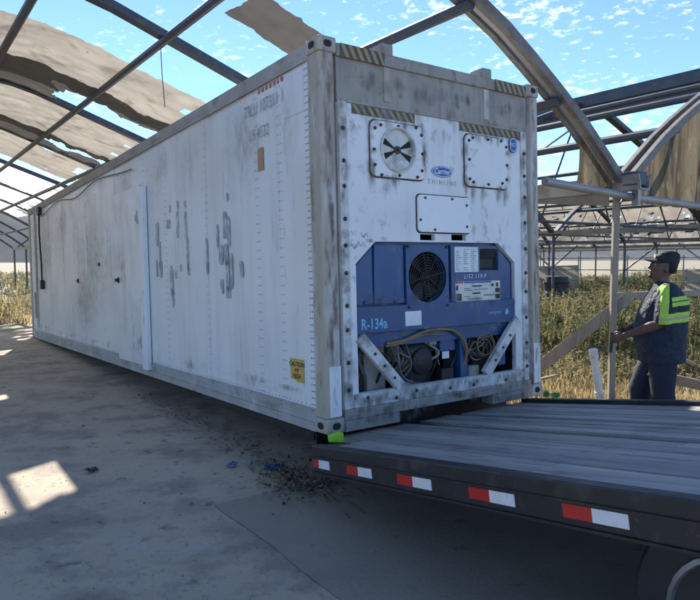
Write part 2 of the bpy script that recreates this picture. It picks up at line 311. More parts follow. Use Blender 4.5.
# gutters and posts
gq = [(-.13, .10), (-.08, -.06), (.08, -.06), (.13, .10), (.115, .10), (.07, -.045), (-.07, -.045), (-.115, .10)]
for gi in range(-1, 5):
    u = GUT+gi*BAY-0*BAY
    if gi == -1: u = RIDGE-HALF
    s0 = 3.7 if gi < 2 else -4
    mb = MB(); vs = []
    for s in (s0, 44.2):
        vs += [G(u+a, s, 2.5+b) for a, b in gq]
    mb.add(vs, [(i, (i+1) % 8, (i+1) % 8+8, i+8) for i in range(8)]+[(0, 1, 6, 7), (1, 2, 5, 6), (2, 3, 4, 5), (15, 14, 9, 8), (14, 13, 10, 9), (13, 12, 11, 10)])
    gpart('gutter', mb, 'gutter_metal')
    for s in ([4.0] if gi == 0 else [])+[x for x in SS]+([0, 4, -4] if gi > 1 else []):
        mb = MB(); main = (gi == 0 and s == 4.0)
        if main: mb.tube([G(u-.07, s, -.1), G(u-.06, s, 1.2), G(u-.04, s, 2.42)], .05, 4, sq=(.065, .065)); gpart('post', mb, 'wood_post', bevel=.006, label='weathered square post under the gutter junction')
        else: mb.tube([G(u, s, -.1), G(u, s, 2.44)], .04, 4, sq=(.075, .075)); gpart('post', mb, 'steel_dark')
# junction box and tie beams at the front end
mb = MB(); mb.obox(G(GUT-.01, 3.72, 2.56), G(GUT-.01, 3.9, 2.56), .18, .15); gpart('junction_box', mb, 'steel_dark', bevel=.01)
mb = MB(); mb.obox(G(GUT-.03, 3.78, 2.28), G(GUT-.03, 3.78, 2.48), .15, .03, up=(1, 0, 0)); gpart('bracket', mb, 'gutter_metal')
mb = MB(); mb.tube([G(5.08, 3.86, 2.44), G(6.6, 3.84, 2.37), G(8.4, 3.82, 2.33), G(12, 3.8, 2.3)], .042, 10); gpart('tie_beam', mb, 'gutter_metal', smooth=True)
mb = MB(); mb.tube([G(5.0, 5.3, 2.43), G(6.6, 5.3, 2.5), G(8.4, 5.3, 2.55)], .055, 4, sq=(.05, .16)); gpart('tie_beam', mb, 'gutter_metal')
for s in (8, 12, 16, 20):
    for r_ in RIDGES[2:4]:
        mb = MB(); mb.tube([G(r_-HALF, s, 2.46), G(r_+HALF, s, 2.46)], .03, 6); gpart('tie_beam', mb, 'steel_dark')
        for a, b in ((-3.6, -2.4), (-1.2, -2.4), (-1.2, 0), (1.2, 0), (1.2, 2.4), (3.6, 2.4)):
            mb = MB(); mb.tube([G(r_+a, s, 2.46), G(r_+b, s, rz(r_+b)-.04)], .018, 6); gpart('strut', mb, 'steel_dark')
for a, b in (((9.4, 7.75), (11.8, 12)), ((14, 12), (11.8, 7.75)), ((9.4, 16), (11.8, 12)), ((19, 12), (22, 16)), ((24, 16), (22, 12))):
    mb = MB(); mb.tube([G(a[0], a[1], rz(a[0])-.06), G(b[0], b[1], rz(b[0])-.06)], .022, 6); gpart('wind_brace', mb, 'steel_dark')
for gi, s, d in ((1, 12, 1), (1, 16, -1), (2, 12, 1), (2, 16, -1), (1, 20, 1), (2, 24, 1), (2, 20, -1)):
    u = GUT+gi*BAY
    mb = MB(); mb.tube([G(u, s, 1.2), G(u, s+1.6*d, 2.4)], .03, 6); gpart('knee_brace', mb, 'gutter_metal' if d > 0 else 'steel_dark')
# a thin wire hanging from the purlin crossing
mb = MB(); mb.tube([G(2.87, 7.9, 4.32), G(2.9, 7.95, 4.0), G(2.92, 7.93, 3.62)], .006, 5); gpart('hanging_wire', mb, 'steel_dark')

# ------------------------------------------------------------------ torn covers
def roof_sheet(name, label, m, u0, u1, s0, s1, seed, dz=.06, rag=.18, holes=.0, tear=None, res=.055, sag=.10, cut=None):
    nu = int((u1-u0)/res); ns = max(2, int((s1-s0)/res)); mb = MB(); idx = {}
    def vid(i, j):
        if (i, j) not in idx:
            u = u0+(u1-u0)*i/nu; t = j/ns; e = mnoise.noise(Vector((u*1.3, seed, 0)))*rag
            s = s0+e*(1-t)+t*(s1-s0)+mnoise.noise(Vector((u*1.1, seed+9, 4)))*rag*.6*t
            z = rz(u)+dz-sag*math.sin(math.pi*t)*(.6+.6*mnoise.noise(Vector((u*.9, s*.7, seed))))+.03*mnoise.noise(Vector((u*4, s*4, seed)))
            u += res*.55*mnoise.noise(Vector((i*.83, j*.91, seed))); s += res*.9*mnoise.noise(Vector((i*.71+40, j*.77, seed)))
            idx[(i, j)] = len(mb.v); mb.v.append(tuple(G(u, s, z)))
        return idx[(i, j)]
    for i in range(nu):
        for j in range(ns):
            u = u0+(u1-u0)*(i+.5)/nu; t = (j+.5)/ns; s = s0+t*(s1-s0)
            if cut and cut[0]+.2*mnoise.noise(Vector((s*3, seed, 0))) < u < cut[1] and s > cut[2]+.12*mnoise.noise(Vector((u*4, seed, 5))): continue
            if holes and mnoise.noise(Vector((u*.9+seed, s*2.6, seed*2.1)))+.35*mnoise.noise(Vector((u*3.4, s*6, seed))) > holes: continue
            if tear and u > tear and mnoise.noise(Vector((u*1.4, s*3.2, seed+3)))+.4*mnoise.noise(Vector((u*4, s*7, seed))) > .42-(u-tear)*.42: continue
            mb.f.append((vid(i, j), vid(i+1, j), vid(i+1, j+1), vid(i, j+1))); mb.mi.append(0)
    o = build(name, mb, m, smooth='all'); return tag(o, label, 'tarp', 'torn covers left on the greenhouse')
LFT = RIDGE-HALF+.3
roof_sheet('torn_tarp', 'widest tan roof cover nearest the camera, upper left of the picture', 'tarp_tan', LFT, 5.6, 9.25, 11.75, 1.3, tear=3.9, rag=.12, cut=(2.45, 4.3, 11.3))
roof_sheet('torn_tarp', 'dark grey folded layer hanging under the nearest tan roof cover', 'tarp_dark', LFT, 4.9, 10.65, 12.25, 2.6, dz=-.02, tear=3.6, rag=.2, sag=.06, cut=(2.45, 4.3, 11.3))
roof_sheet('torn_tarp', 'second tan roof cover strip behind the nearest one', 'tarp_tan', LFT, 5.2, 12.45, 15.3, 4.1, tear=3.9, rag=.15)
roof_sheet('torn_tarp', 'dark torn flap at the back edge of the second roof cover', 'tarp_dark', LFT, 4.6, 14.7, 16.1, 5.2, dz=-.03, tear=2.9, rag=.3, sag=.05)
roof_sheet('torn_tarp', 'third tan roof cover with dark holes, low at left', 'tarp_tan', LFT, 5.4, 16.4, 19.3, 6.7, tear=4.0, rag=.2, holes=.62)
roof_sheet('plastic_film', 'white translucent plastic film over the far arches at left', 'film_white', LFT, 4.9, 20.1, 31.8, 8.2, rag=.1, tear=4.2, res=.12)
roof_sheet('torn_tarp', 'narrow grey strip of cover across the sky above the container', 'tarp_dark', 3.12, 6.2, 5.85, 6.6, 9.9, rag=.04, sag=.02)
B2 = RIDGE+BAY; B3 = B2+BAY; B4 = B3+BAY
roof_sheet('torn_tarp', 'brown tarp sagging over the far roofs right of the post', 'tarp_tan', B3+1.8, B3+HALF, 12, 30, 12.3, rag=.3, tear=B3+2.8, res=.16)
roof_sheet('torn_tarp', 'brown tarp over the farthest greenhouse roof slope at right', 'tarp_tan', B4-HALF, B4+HALF, 8, 34, 13.7, rag=.3, holes=.12, res=.2)
def hang_sheet(label, m, us, top, bot, s, seed, res=.05):
    mb = MB(); nu = int((us[1]-us[0])/res); nz = 22
    for i in range(nu+1):
        u = us[0]+(us[1]-us[0])*i/nu; a, b = top(u), bot(u)+.05*mnoise.noise(Vector((u*5, seed, 0)))
        for j in range(nz+1):
            t = j/nz; mb.v.append(tuple(G(u, s+.05*math.sin(u*9+2*mnoise.noise(Vector((u, t, seed))))*t+.03*mnoise.noise(Vector((u*6, t*2, seed))), a+(b-a)*t)))
    for i in range(nu):
        for j in range(nz):
            a = i*(nz+1)+j; mb.f.append((a, a+nz+1, a+nz+2, a+1)); mb.mi.append(0)
    return tag(build('hanging_tarp', mb, m, smooth='all'), label, 'tarp', 'torn covers left on the greenhouse')
hang_sheet('mossy yellow-brown sheet hanging under the right-hand arch', 'tarp_mossy', (GUT+.22, 13.0), lambda u: rz(u)-.04, lambda u: 2.34-.008*(u-7), 4.0, 2.2)
hang_sheet('small yellow-brown scrap of cover left of the gutter junction', 'tarp_mossy', (5.86, 6.52), lambda u: rz(u)-.06, lambda u: 2.40+.02*(u-6)+max(0, .35*(6.0-u)), 4.02, 6.1)

# ------------------------------------------------------------------ shipping container
cont = thing('shipping_container', 'long weathered white refrigerated shipping container with blue cooling unit at its end', 'shipping container', (-.16589, 4.59427, .42549))
cont.rotation_euler = Matrix(((.814947, -.579182, -.020225), (.579535, .814451, .028441), (0, -.034899, .999391))).to_euler()
W, LN, H = 2.438, 12.192, 2.896
def cp(name, mb, m, parent=None, **k): return build(name, mb, m, parent or cont, **k)
# posts
for nm, x0, x1, y0, y1 in (('fl', 0, .165, 0, .16), ('fr', W-.165, W, 0, .16), ('bl', 0, .16, LN-.16, LN), ('br', W-.16, W, LN-.16, LN)):
    mb = MB()
    if nm == 'fl': mb.prism([(x0+.004, .16), (x0+.004, .02), (.03, .0), (.125, .0), (.14, .045), (.165, .045), (.165, .16)], .119, H-.119, 'z')
    elif nm == 'fr': mb.prism([(W-.004, .16), (W-.004, .02), (W-.03, 0), (W-.125, 0), (W-.14, .045), (W-.165, .045), (W-.165, .16)], .119, H-.119, 'z')
    else: mb.box(x0+.004, x1-.004, y0, y1, .119, H-.119)
    cp('corner_post', mb, 'grey_post', bevel=.006)
for x in (0, W-.162):
    for y in (0, LN-.178):
        for z in (0, H-.118):
            mb = MB(); sx = -1 if x == 0 else 1
            me_o = cp('corner_casting', mb.box(x-.003*0, x+.162, y-.004, y+.178, z, z+.118), 'grey_post', bevel=.02)
            mb = MB(); cy = -.0055 if y == 0 else LN+.001; mb.prism(rrect(x+.045, x+.115, z+.035, z+.085, .024), cy, cy+.004)
            cp('casting_hole', mb, 'cavity', me_o)
            fx = -.002 if x == 0 else W-.002; mb = MB(); mb.prism(rrect(y+.05, y+.13, z+.035, z+.085, .024), fx, fx+.004, 'x'); cp('casting_hole', mb, 'cavity', me_o)
# clean repainted patches low on the front posts
cp('paint_patch', MB().box(.030, .13, -.003, .0, .13, .50), 'white_clean'); cp('paint_patch', MB().box(W-.12, W-.03, -.003, .0, .13, .50), 'white_clean')
# rails
for x0, x1 in ((.004, .10), (W-.10, W-.004)):
    cp('bottom_rail', MB().box(x0, x1, .16, LN-.16, .0, .175), 'grey_rail', bevel=.004)
    cp('top_rail', MB().box(x0+.002, x1, .16, LN-.16, H-.145, H-.02), 'top_rail', bevel=.004)
cp('rail_lip', MB().box(-.012, .004, .18, LN-.18, .055, .072), 'grey_rail'); cp('rail_lip', MB().box(-.010, .004, .18, LN-.18, .150, .166), 'grey_rail')
cp('rail_lip', MB().box(-.006, .006, .18, LN-.18, H-.15, H-.138), 'top_rail')
# side panels (visible side split at its riveted seams)
seams = [.16, .62, 1.02, 2.12, 3.28, 4.02, 5.28, 6.4, 7.55, 8.7, 9.85, 11.0, LN-.16]
for i, (a, b) in enumerate(zip(seams, seams[1:])):
    off = .014+.003*((i*7) % 3)
    cp('side_panel', MB().box(off, .06, a+.0015, b-.0015, .175, H-.145), 'white_side', bevel=.002)
cp('side_panel', MB().box(W-.06, W-.014, .16, LN-.16, .175, H-.145), 'white_side')
cp('roof_panel', MB().box(.10, W-.10, .05, LN-.05, H-.09, H-.045), 'grey_rail')
cp('floor_panel', MB().box(.10, W-.10, .62, LN-.16, .06, .15), 'grey_rail')
cp('rear_panel', MB().box(.16, W-.16, LN-.08, LN-.03, .1, H-.1), 'white_side')
for y in np.arange(.8, LN-.4, .9): cp('floor_beam', MB().box(.10, W-.10, y, y+.06, .003, .06), 'dark_metal')
# rivets too small to pick apart
rv = MB()
def rivet(p, ax, r=.006, h=.0025):
    c = Vector(p); e1 = Vector((0, 1, 0)) if ax == 'x' else Vector((1, 0, 0)); e2 = Vector((0, 0, 1)); nn = Vector((-1, 0, 0)) if ax == 'x' else Vector((0, -1, 0))
    vs = [c+(e1*math.cos(k*math.pi/3)+e2*math.sin(k*math.pi/3))*r for k in range(6)]+[c+nn*h+(e1*math.cos(k*math.pi/3)+e2*math.sin(k*math.pi/3))*r*.6 for k in range(6)]
    rv.add(vs, [tuple(range(6, 12))]+[(k, (k+1) % 6, (k+1) % 6+6, k+6) for k in range(6)])
for y in (.185, .215): 
    for z in np.arange(.2, 2.74, .05): rivet((.0135, y, z), 'x', .009, .004)
for y in seams[1:-1]:
    for dy in (-.022, .022):
        for z in np.arange(.2, 2.74, .075): rivet((.0135, y+dy, z), 'x', .006, .003)
for y in np.arange(.25, LN-.2, .06):
    rivet((.0135, y, .195), 'x', .007); rivet((.0135, y+.03, H-.165), 'x', .006); rivet((.004, y, .11), 'x', .006)
cp('rivets', rv, 'rivet_metal', kind='stuff')
# square sheet repair under the top corner
cp('repair_sheet', MB().box(.009, .0135, .24, .52, 2.40, 2.735), 'white_side', bevel=.001)
cp('repair_sheet', MB().box(.010, .0135, .40, .50, .86, .96), 'white_side', bevel=.001)
# side service door with long hinge bar
door = cp('service_door', MB().box(-.022, .008, 4.10, 5.20, .12, 2.36), 'white_side', bevel=.006, label='flush side door of the container')
cp('door_gasket', MB().box(-.005, .012, 4.085, 4.100, .12, 2.36), 'rubber', door)
cp('hinge_bar', MB().box(-.055, .01, 3.90, 4.07, .085, 2.33), 'white_clean', door, bevel=.01)
for z in (.42, 1.96):
    mb = MB(); mb.tube([(-.045, 4.085, z-.08), (-.045, 4.085, z+.08)], .022, 10); mb.box(-.045, -.02, 4.09, 4.22, z-.035, z+.035); cp('hinge', mb, 'grey_rail', door)
mb = MB(); mb.lathe((-.02, 5.09, 1.2), (-1, 0, 0), [(0, .045), (.010, .045), (.016, .02), (.035, .02), (.045, .028), (.052, .02)], 14); cp('door_knob', mb, 'bolt_metal', door, smooth=True)
mb = MB(); mb.lathe((.012, 7.6, 1.22), (-1, 0, 0), [(0, .04), (.010, .04), (.018, .02), (.028, .018)], 12); cp('plug', mb, 'bolt_metal', smooth=True)
mb = MB(); mb.lathe((.012, 6.2, 1.45), (-1, 0, 0), [(0, .03), (.012, .03), (.02, .02)], 10); cp('plug', mb, 'dark_metal', smooth=True)
# drain strips and hanging cable at the far end
for y, z0, z1 in ((6.95, 1.35, 2.05), (5.75, 1.55, 1.95)): cp('cover_strip', MB().box(.002, .02, y, y+.07, z0, z1), 'white_clean', bevel=.003)
cp('locking_bar', MB().box(-.012, .02, 11.35, 11.43, .25, 2.72), 'grey_rail', bevel=.004)
mb = MB(); mb.tube([(-.02, 10.72, 2.74), (-.03, 10.70, 2.2), (-.025, 10.62, 1.6), (-.03, 10.60, 1.25)], .018, 7); cb = cp('cable', mb, 'rubber', smooth=True)
cp('plug', MB().box(-.06, .0, 10.52, 10.68, 1.08, 1.27), 'rubber', cb, bevel=.015); cp('cable_box', MB().box(-.05, .014, 10.60, 10.82, 2.62, 2.78), 'dark_metal', bevel=.01)
pts = []
for k in range(60):
    y = 4.4+k*(10.6-4.4)/59; z = 2.70-.05*(1+math.sin(y*1.9+.6*math.sin(y*.8)))-.05*max(0, math.sin(y*.55+1))
    pts.append((-.012, y, z))
mb = MB(); mb.tube(pts, .008, 6); cp('loose_cable', mb, 'cable_grey', smooth=True)
mb = MB()
cp('red_tail_strip', MB().box(-.001, .004, 11.55, 11.72, .9, 1.02), 'red_paint'); cp('tail_strip', MB().box(-.001, .004, 11.6, 11.7, .45, .9), 'orange_sticker')
# faded markings on the side
text('lettering', 'TRLU 107311 1', 'ink_grey', cont, (.0075, .87, 2.585), .15, 'side', sx=.66, spacing=1.1)
text('lettering', 'US 4532', 'ink_grey', cont, (.0075, .96, 2.375), .135, 'side', sx=.72, spacing=1.1)
for k in range(7): cp('red_mark', MB().box(.0105, .0125, .53+k*.065, .565+k*.065, 2.70-.0*k, 2.735), 'red_paint')
cp('sticker', MB().box(.009, .0115, .885, .985, 2.06, 2.25), 'orange_sticker', label='faded orange rectangular sticker')
text('lettering', '1', 'ink_grey', cont, (.0085, .935, 2.12), .06, 'side')
cs = cp('caution_sticker', MB().prism([(.535, .525), (.525, .365), (.45, .36), (.435, .345), (.325, .345), (.322, .525)], .009, .0115, 'x'), 'caution_yellow', label='yellow caution sticker with a torn lower edge')
for z, s_, sz in ((.482, 'CAUTION', .05), (.434, "9'6\"", .042), (.388, 'HIGH', .05)): text('lettering', s_, 'ink', cs, (.0075, .428, z), sz, 'side', bold=.0012)
# remains of removed letters: irregular strokes measured on the side wall (y, z, half width, half height)
ghosts = [(3.57, 1.73, .05, .13), (3.50, 1.48, .03, .17), (3.62, 1.32, .025, .10), (3.49, 1.30, .05, .09), (3.18, 1.80, .07, .05), (2.90, 1.78, .04, .15), (2.88, 1.99, .03, .05), (2.66, 1.97, .03, .04),
          (2.66, 1.73, .035, .16), (2.63, 1.46, .03, .18), (2.62, 1.28, .035, .06), (3.13, 1.16, .06, .16), (3.10, .98, .04, .10), (2.99, 1.24, .03, .05), (2.84, 1.30, .03, .04), (2.13, 1.42, .022, .16), (2.12, 1.28, .022, .06),
          (1.86, 1.57, .025, .10), (1.68, 1.66, .05, .12), (1.61, 1.60, .03, .14), (1.79, 1.40, .05, .09), (1.67, 1.40, .05, .10), (1.66, 1.21, .04, .14), (1.57, 1.25, .03, .15), (1.79, 1.10, .035, .07), (1.65, 1.04, .045, .06), (1.36, 1.25, .035, .08), (1.62, 1.92, .02, .04), (3.12, 1.97, .025, .04)]
for y, z, hw, hh in ghosts:
    poly = []
    for k in range(18):
        a = 2*math.pi*k/18; e = .62; rr = 1+.35*mnoise.noise(Vector((math.cos(a)*1.5+y*7, math.sin(a)*1.5, z*5)))
        sx_ = math.copysign(abs(math.cos(a))**e, math.cos(a)); sy_ = math.copysign(abs(math.sin(a))**e, math.sin(a)); poly.append((y+hw*rr*sx_, z+hh*rr*sy_))
    cp('faded_letter', MB().prism(poly, .010, .0125, 'x'), 'ghost_grey')

# ---- front end (faces -y)
hd = holed([(.165, 2.45), (2.273, 2.45), (2.273, 2.80), (.165, 2.80)], [], .02, .09)
link('header_panel', hd, 'grey_frame', cont)
cp('header_rail', MB().box(.162, 2.276, .0, .12, H-.13, H-.035), 'grey_frame', bevel=.006)
for x in (.635, 1.745):
    b_ = cp('lashing_block', MB().box(x-.055, x+.055, -.006, .16, H-.05, H+.045), 'grey_frame', bevel=.012); cp('strap_mark', MB().box(x-.03, x+.03, .011, .019, 2.5, H-.135), 'grey_post', b_)
def hazard(x0, x1, z0, z1, y, n, slant):
    p = cp('hazard_stripe', MB().box(x0, x1, y, y+.003, z0, z1), 'hazard_black'); w = (x1-x0)/n
    for k in range(n):
        a = x0+k*w; b = a+w*.5; cp('stripe', MB().prism([(a, z1), (b, z1), (min(b+slant, x1), z0), (min(a+slant, x1), z0)], y-.002, y-.0005), 'hazard_yellow', p)
hazard(.19, .60, 2.765, 2.862, -.005, 6, .05); hazard(1.84, 2.25, 2.765, 2.862, -.005, 6, .05)
hazard(.30, .92, 2.372, 2.442, .021, 9, .05); hazard(1.42, 2.20, 2.372, 2.442, .021, 11, .05)
octo = [(.31, .27), (2.10, .27), (2.10, 1.25), (1.88, 1.427), (.50, 1.42), (.31, 1.25)]
fp = holed([(.172, .165), (2.266, .165), (2.266, 2.45), (.172, 2.45)], [octo, [(.96, 1.44), (1.12, 1.44), (1.12, 1.488), (.96, 1.488)], [(1.31, 1.444), (1.48, 1.444), (1.48, 1.492), (1.31, 1.492)]], .027, .075)
panel = link('front_panel', fp, 'white_front', cont, bevel=.004)
# raised flanges round the panel and the opening
for a, b, c, d in ((.172, .245, .165, 2.45), (2.195, 2.266, .165, 2.45)): cp('flange', MB().box(a, b, .014, .028, c, d), 'white_worn', panel, bevel=.003)
cp('flange', MB().box(.245, 2.195, .015, .028, 2.445, 2.46), 'grey_frame', panel); cp('flange', MB().box(.26, 2.18, .008, .06, .165, .268), 'white_worn', panel, bevel=.004)
for x in (.222, 2.222):
    for z in np.arange(.32, 2.42, .215):
        z += random.uniform(-.03, .03); mb = MB(); mb.lathe((x-.012 if x < 1 else x+.01, .016, z), (0, -1, 0), [(0, .018), (.006, .017), (.010, .010), (.018, .009)], 8); cp('bolt', mb, 'bolt_metal', panel)
for x in (.38, .66, .87, 1.24, 1.52, 1.93):
    mb = MB(); mb.lathe((x, .010, .215+random.uniform(-.02, .02)), (0, -1, 0), [(0, .015), (.006, .014), (.014, .009)], 8); cp('bolt', mb, 'bolt_metal', panel)
def hatch(name, x0, x1, z0, z1, label, hole=None, m='white_front', nb=3, r=.05):
    o = link(name, holed(rrect(x0, x1, z0, z1, r), [hole] if hole else [], .004, .0265), m, cont, bevel=.004); o['label'] = label
    cp('gasket', MB().prism(rrect(x0-.010, x1+.010, z0-.010, z1+.010, r+.006), .0228, .0268), 'dark_metal', o) if not hole else link('gasket', holed(rrect(x0-.010, x1+.010, z0-.010, z1+.010, r+.006), [hole], .0228, .0268), 'dark_metal', o)
    if nb:
        for i in range(nb):
            t = (i+.5)/nb
            for x, z in ((x0+.03, z0+t*(z1-z0)), (x1-.03, z0+t*(z1-z0)), (x0+t*(x1-x0), z1-.028), (x0+t*(x1-x0), z0+.028)):
                mb = MB(); mb.lathe((x+random.uniform(-.008, .008), .0045, z+random.uniform(-.02, .02)), (0, -1, 0), [(0, .014), (.006, .013), (.010, .008), (.016, .008)], 8); cp('bolt', mb, 'bolt_metal', o)
    return o
hl = hatch('vent_hatch', .465, 1.005, 1.92, 2.345, 'upper left hatch with a round vent', hole=circ(.725, 2.137, .165))
mb = MB(); mb.lathe((.725, .020, 2.137), (0, -1, 0), [(0, .168), (.014, .180), (.030, .178), (.034, .165), (.012, .158), (-.004, .156)], 36, cap=False); cp('vent_ring', mb, 'white_worn', hl, smooth=True)
mb = MB(); mb.lathe((.725, .0268, 2.137), (0, -1, 0), [(0, .163), (.002, .163)], 30); cp('vent_recess', mb, 'cavity', hl)
for q in (35, 145, 215-180+180+90-90, 325):
    pass
for a0 in (35, 215):   # two pale sectors of the rotating vent plate left and right gaps stay dark
    poly = [(.725+.03*math.cos(R(a0+k*11)), 2.137+.03*math.sin(R(a0+k*11))) for k in range(0, 11)]
    big = [(.725+.157*math.cos(R(a0+k*11)), 2.137+.157*math.sin(R(a0+k*11))) for k in range(10, -1, -1)]
    cp('vent_plate', MB().prism([(x, z) for x, z in poly+big], .014, .0235), 'white_worn', hl)
for a0 in (-12, 168): cp('vent_blade', MB().prism([(.725+.03*math.cos(R(a0)), 2.137+.03*math.sin(R(a0))), (.725+.155*math.cos(R(a0-2)), 2.137+.155*math.sin(R(a0-2))), (.725+.155*math.cos(R(a0+26)), 2.137+.155*math.sin(R(a0+26))), (.725+.03*math.cos(R(a0+26)), 2.137+.03*math.sin(R(a0+26)))], .016, .0235), 'white_worn', hl)
mb = MB(); mb.lathe((.725, .018, 2.137), (0, -1, 0), [(0, .035), (.012, .032), (.016, .012), (.028, .012)], 14); cp('vent_hub', mb, 'bolt_metal', hl, smooth=True)
hatch('access_hatch', 1.475, 2.01, 1.91, 2.35, 'upper right plain bolted hatch')
hatch('access_lid', .925, 1.52, 1.505, 1.805, 'clean white lid over the blue unit', m='white_clean', nb=0, r=.035)
for x, z in ((1.0, 1.78), (1.30, 1.785), (1.47, 1.74), (1.47, 1.56), (1.1, 1.525), (.945, 1.6)):
    mb = MB(); mb.lathe((x, .004, z), (0, -1, 0), [(0, .012), (.008, .01)], 8); cp('bolt', mb, 'bolt_metal', panel)
# emblem and lettering
em = cp('emblem', MB().prism(circ(1.21, 2.008, .118, 32, .047), .0235, .0262), 'logo_blue', label='blue oval emblem'); link('emblem_rim', holed(circ(1.21, 2.008, .112, 32, .042), [circ(1.21, 2.008, .106, 32, .037)], .0215, .0232), 'logo_white', em)
text('lettering', 'Carrier', 'logo_white', em, (1.21, .0222, 2.008), .064, sx=.95, shear=.2, bold=.001)
text('lettering', 'THINLINE', 'ink_grey', cont, (1.212, .0245, 1.918), .056, spacing=1.75, sx=.82)
rs = cp('round_sticker', MB().prism(circ(2.085, 2.315, .055, 24, .072), .0095, .0135), 'logo_blue', label='small round blue sticker'); text('lettering', 'ISO', 'logo_white', rs, (2.085, .0085, 2.315), .05); link('sticker_ring', holed(circ(2.085, 2.315, .048, 24, .062), [circ(2.085, 2.315, .042, 24, .055)], .0075, .0092), 'logo_white', rs)
rnd = random.Random(4)
mb = MB()
for k in range(9):
    x, z = .23+rnd.random()*.16, 1.37+rnd.random()*.12; mb.tube([(x+j*.012, .0255, z+.02*math.sin(j*1.7+k)) for j in range(5)], .0018, 4)
cp('scribble', mb, 'ink_grey', kind='stuff')
# ---- blue cooling unit inside the opening
unit = link('cooling_unit', holed([(.31, .60), (2.10, .60), (2.10, 1.25), (1.88, 1.427), (.50, 1.42), (.31, 1.25)], [circ(1.04, 1.14, .21, 32)], .085, .12), 'blue_unit', cont); unit['label'] = 'dark blue cooling unit with fan and label panels'
def up_(name, mb, m, **k): return cp(name, mb, m, unit, **k)
up_('cowl_panel', MB().prism([(.325, .935), (.49, .935), (.49, 1.39), (.325, 1.235)], .058, .088), 'blue_unit', bevel=.006)
up_('cowl_panel', MB().prism([(.497, .935), (.80, .935), (.80, 1.405), (.505, 1.405)], .052, .088), 'blue_unit', bevel=.006)
up_('lower_band', MB().box(.315, 2.095, .032, .086, .715, .925), 'blue_unit', bevel=.006)
fan = link('fan_housing', holed(rrect(.81, 1.275, .88, 1.40, .03), [circ(1.04, 1.14, .208, 36)], .034, .088), 'blue_unit', unit, bevel=.006); fan['label'] = 'fan housing'
mb = MB(); mb.lathe((1.04, .17, 1.14), (0, -1, 0), [(0, .21), (.004, .21)], 30); cp('fan_back', mb, 'cavity', unit)
gr = MB()
for r_ in np.arange(.03, .21, .022): gr.tube([(1.04+r_*math.cos(2*math.pi*k/32), .040, 1.14+r_*math.sin(2*math.pi*k/32)) for k in range(33)], .003, 4, cap=False)
for k in range(8): gr.tube([(1.04, .042, 1.14), (1.04+.21*math.cos(k*math.pi/4+.2), .042, 1.14+.21*math.sin(k*math.pi/4+.2))], .004, 4)
up_('fan_guard', gr, 'dark_metal', kind=None)
for k in range(6):
    a = k*math.pi/3; c, s_ = math.cos(a), math.sin(a); mb = MB()
    P = lambda r, t, y: (1.04+r*math.cos(a+t), y, 1.14+r*math.sin(a+t))
    mb.add([P(.05, -.25, .10), P(.19, -.30, .12), P(.19, .35, .075), P(.05, .35, .085), P(.05, -.25, .104), P(.19, -.30, .124), P(.19, .35, .079), P(.05, .35, .089)], [(0, 1, 2, 3), (7, 6, 5, 4), (0, 4, 5, 1), (1, 5, 6, 2), (2, 6, 7, 3), (3, 7, 4, 0)]); up_('fan_blade', mb, 'dark_metal')
mb = MB(); mb.lathe((1.04, .11, 1.14), (0, -1, 0), [(0, .055), (.05, .05), (.062, .03)], 16); up_('fan_hub', mb, 'dark_metal', smooth=True)
cpn = link('control_panel', holed([(1.315, .925), (2.06, .925), (2.06, 1.245), (1.87, 1.405), (1.315, 1.405)], [[(1.665, 1.19), (1.90, 1.19), (1.90, 1.375), (1.665, 1.375)]], .045, .088), 'blue_unit', unit, bevel=.005)
cp('display_recess', MB().box(1.665, 1.90, .082, .086, 1.19, 1.375), 'cavity', unit); cp('display_visor', MB().prism([(.084, 1.372), (.05, 1.372), (.078, 1.28)], 1.668, 1.897, 'x'), 'dark_metal', unit); cp('display_glass', MB().box(1.69, 1.86, .076, .081, 1.21, 1.30), 'dark_metal', unit)
pp = up_('paper_notice', MB().box(1.355, 1.64, .0415, .0445, 1.175, 1.39), 'paper', label='white paper notice')
for k in range(11):
    for c in range(3):
        if rnd.random() < .9: cp('print_line', MB().box(1.37+c*.09, 1.37+c*.09+.03+.04*rnd.random(), .0405, .0413, 1.19+k*.0175, 1.197+k*.0175), 'ink_grey', unit)
lb = up_('data_label', MB().box(1.36, 1.915, .0415, .0445, .895+.03, 1.095), 'label_paper', label='cream data label with dark boxes')
cp('print_line', MB().box(1.36, 1.45, .0405, .0413, 1.078, 1.093), 'tape_red', unit); cp('print_line', MB().box(1.46, 1.80, .0405, .0413, 1.078, 1.093), 'logo_blue', unit)
for x0, x1, z0, z1 in ((1.365, 1.43, .93, .99), (1.365, 1.39, 1.02, 1.06), (1.85, 1.91, .99, 1.03), (1.85, 1.91, .932, .975), (1.56, 1.68, 1.045, 1.058), (1.56, 1.66, .983, .996), (1.70, 1.83, .965, .973), (1.80, 1.83, 1.045, 1.07), (1.86, 1.89, 1.04, 1.075), (1.46, 1.54, 1.03, 1.035), (1.46, 1.56, 1.015, 1.02), (1.46, 1.53, .96, .965), (1.58, 1.75, 1.02, 1.025), (1.5, 1.68, .94, .945)):
    cp('print_line', MB().box(x0, x1, .0405, .0413, z0, z1), 'ink', unit)
text('lettering', 'L/52 119 F', 'paper', unit, (1.60, .0435, 1.135), .055, spacing=1.15, shear=.15)
cp('white_sign', MB().box(.785, .955, .0275, .0315, .752, .868), 'paper', unit, label='small blank white sign')
text('lettering', 'R-134a', 'cyan_print', unit, (.475, .0310, .785), .115, sx=.78, bold=.0015)
text('lettering', 'evergreen', 'cyan_print', unit, (1.83, .0310, .812), .04, sx=1.0)
mb = MB().prism([(1.965, .79), (1.995, .785), (2.01, .81), (1.99, .845), (1.972, .825)], .029, .0315); up_('leaf_mark', mb, 'cyan_print')
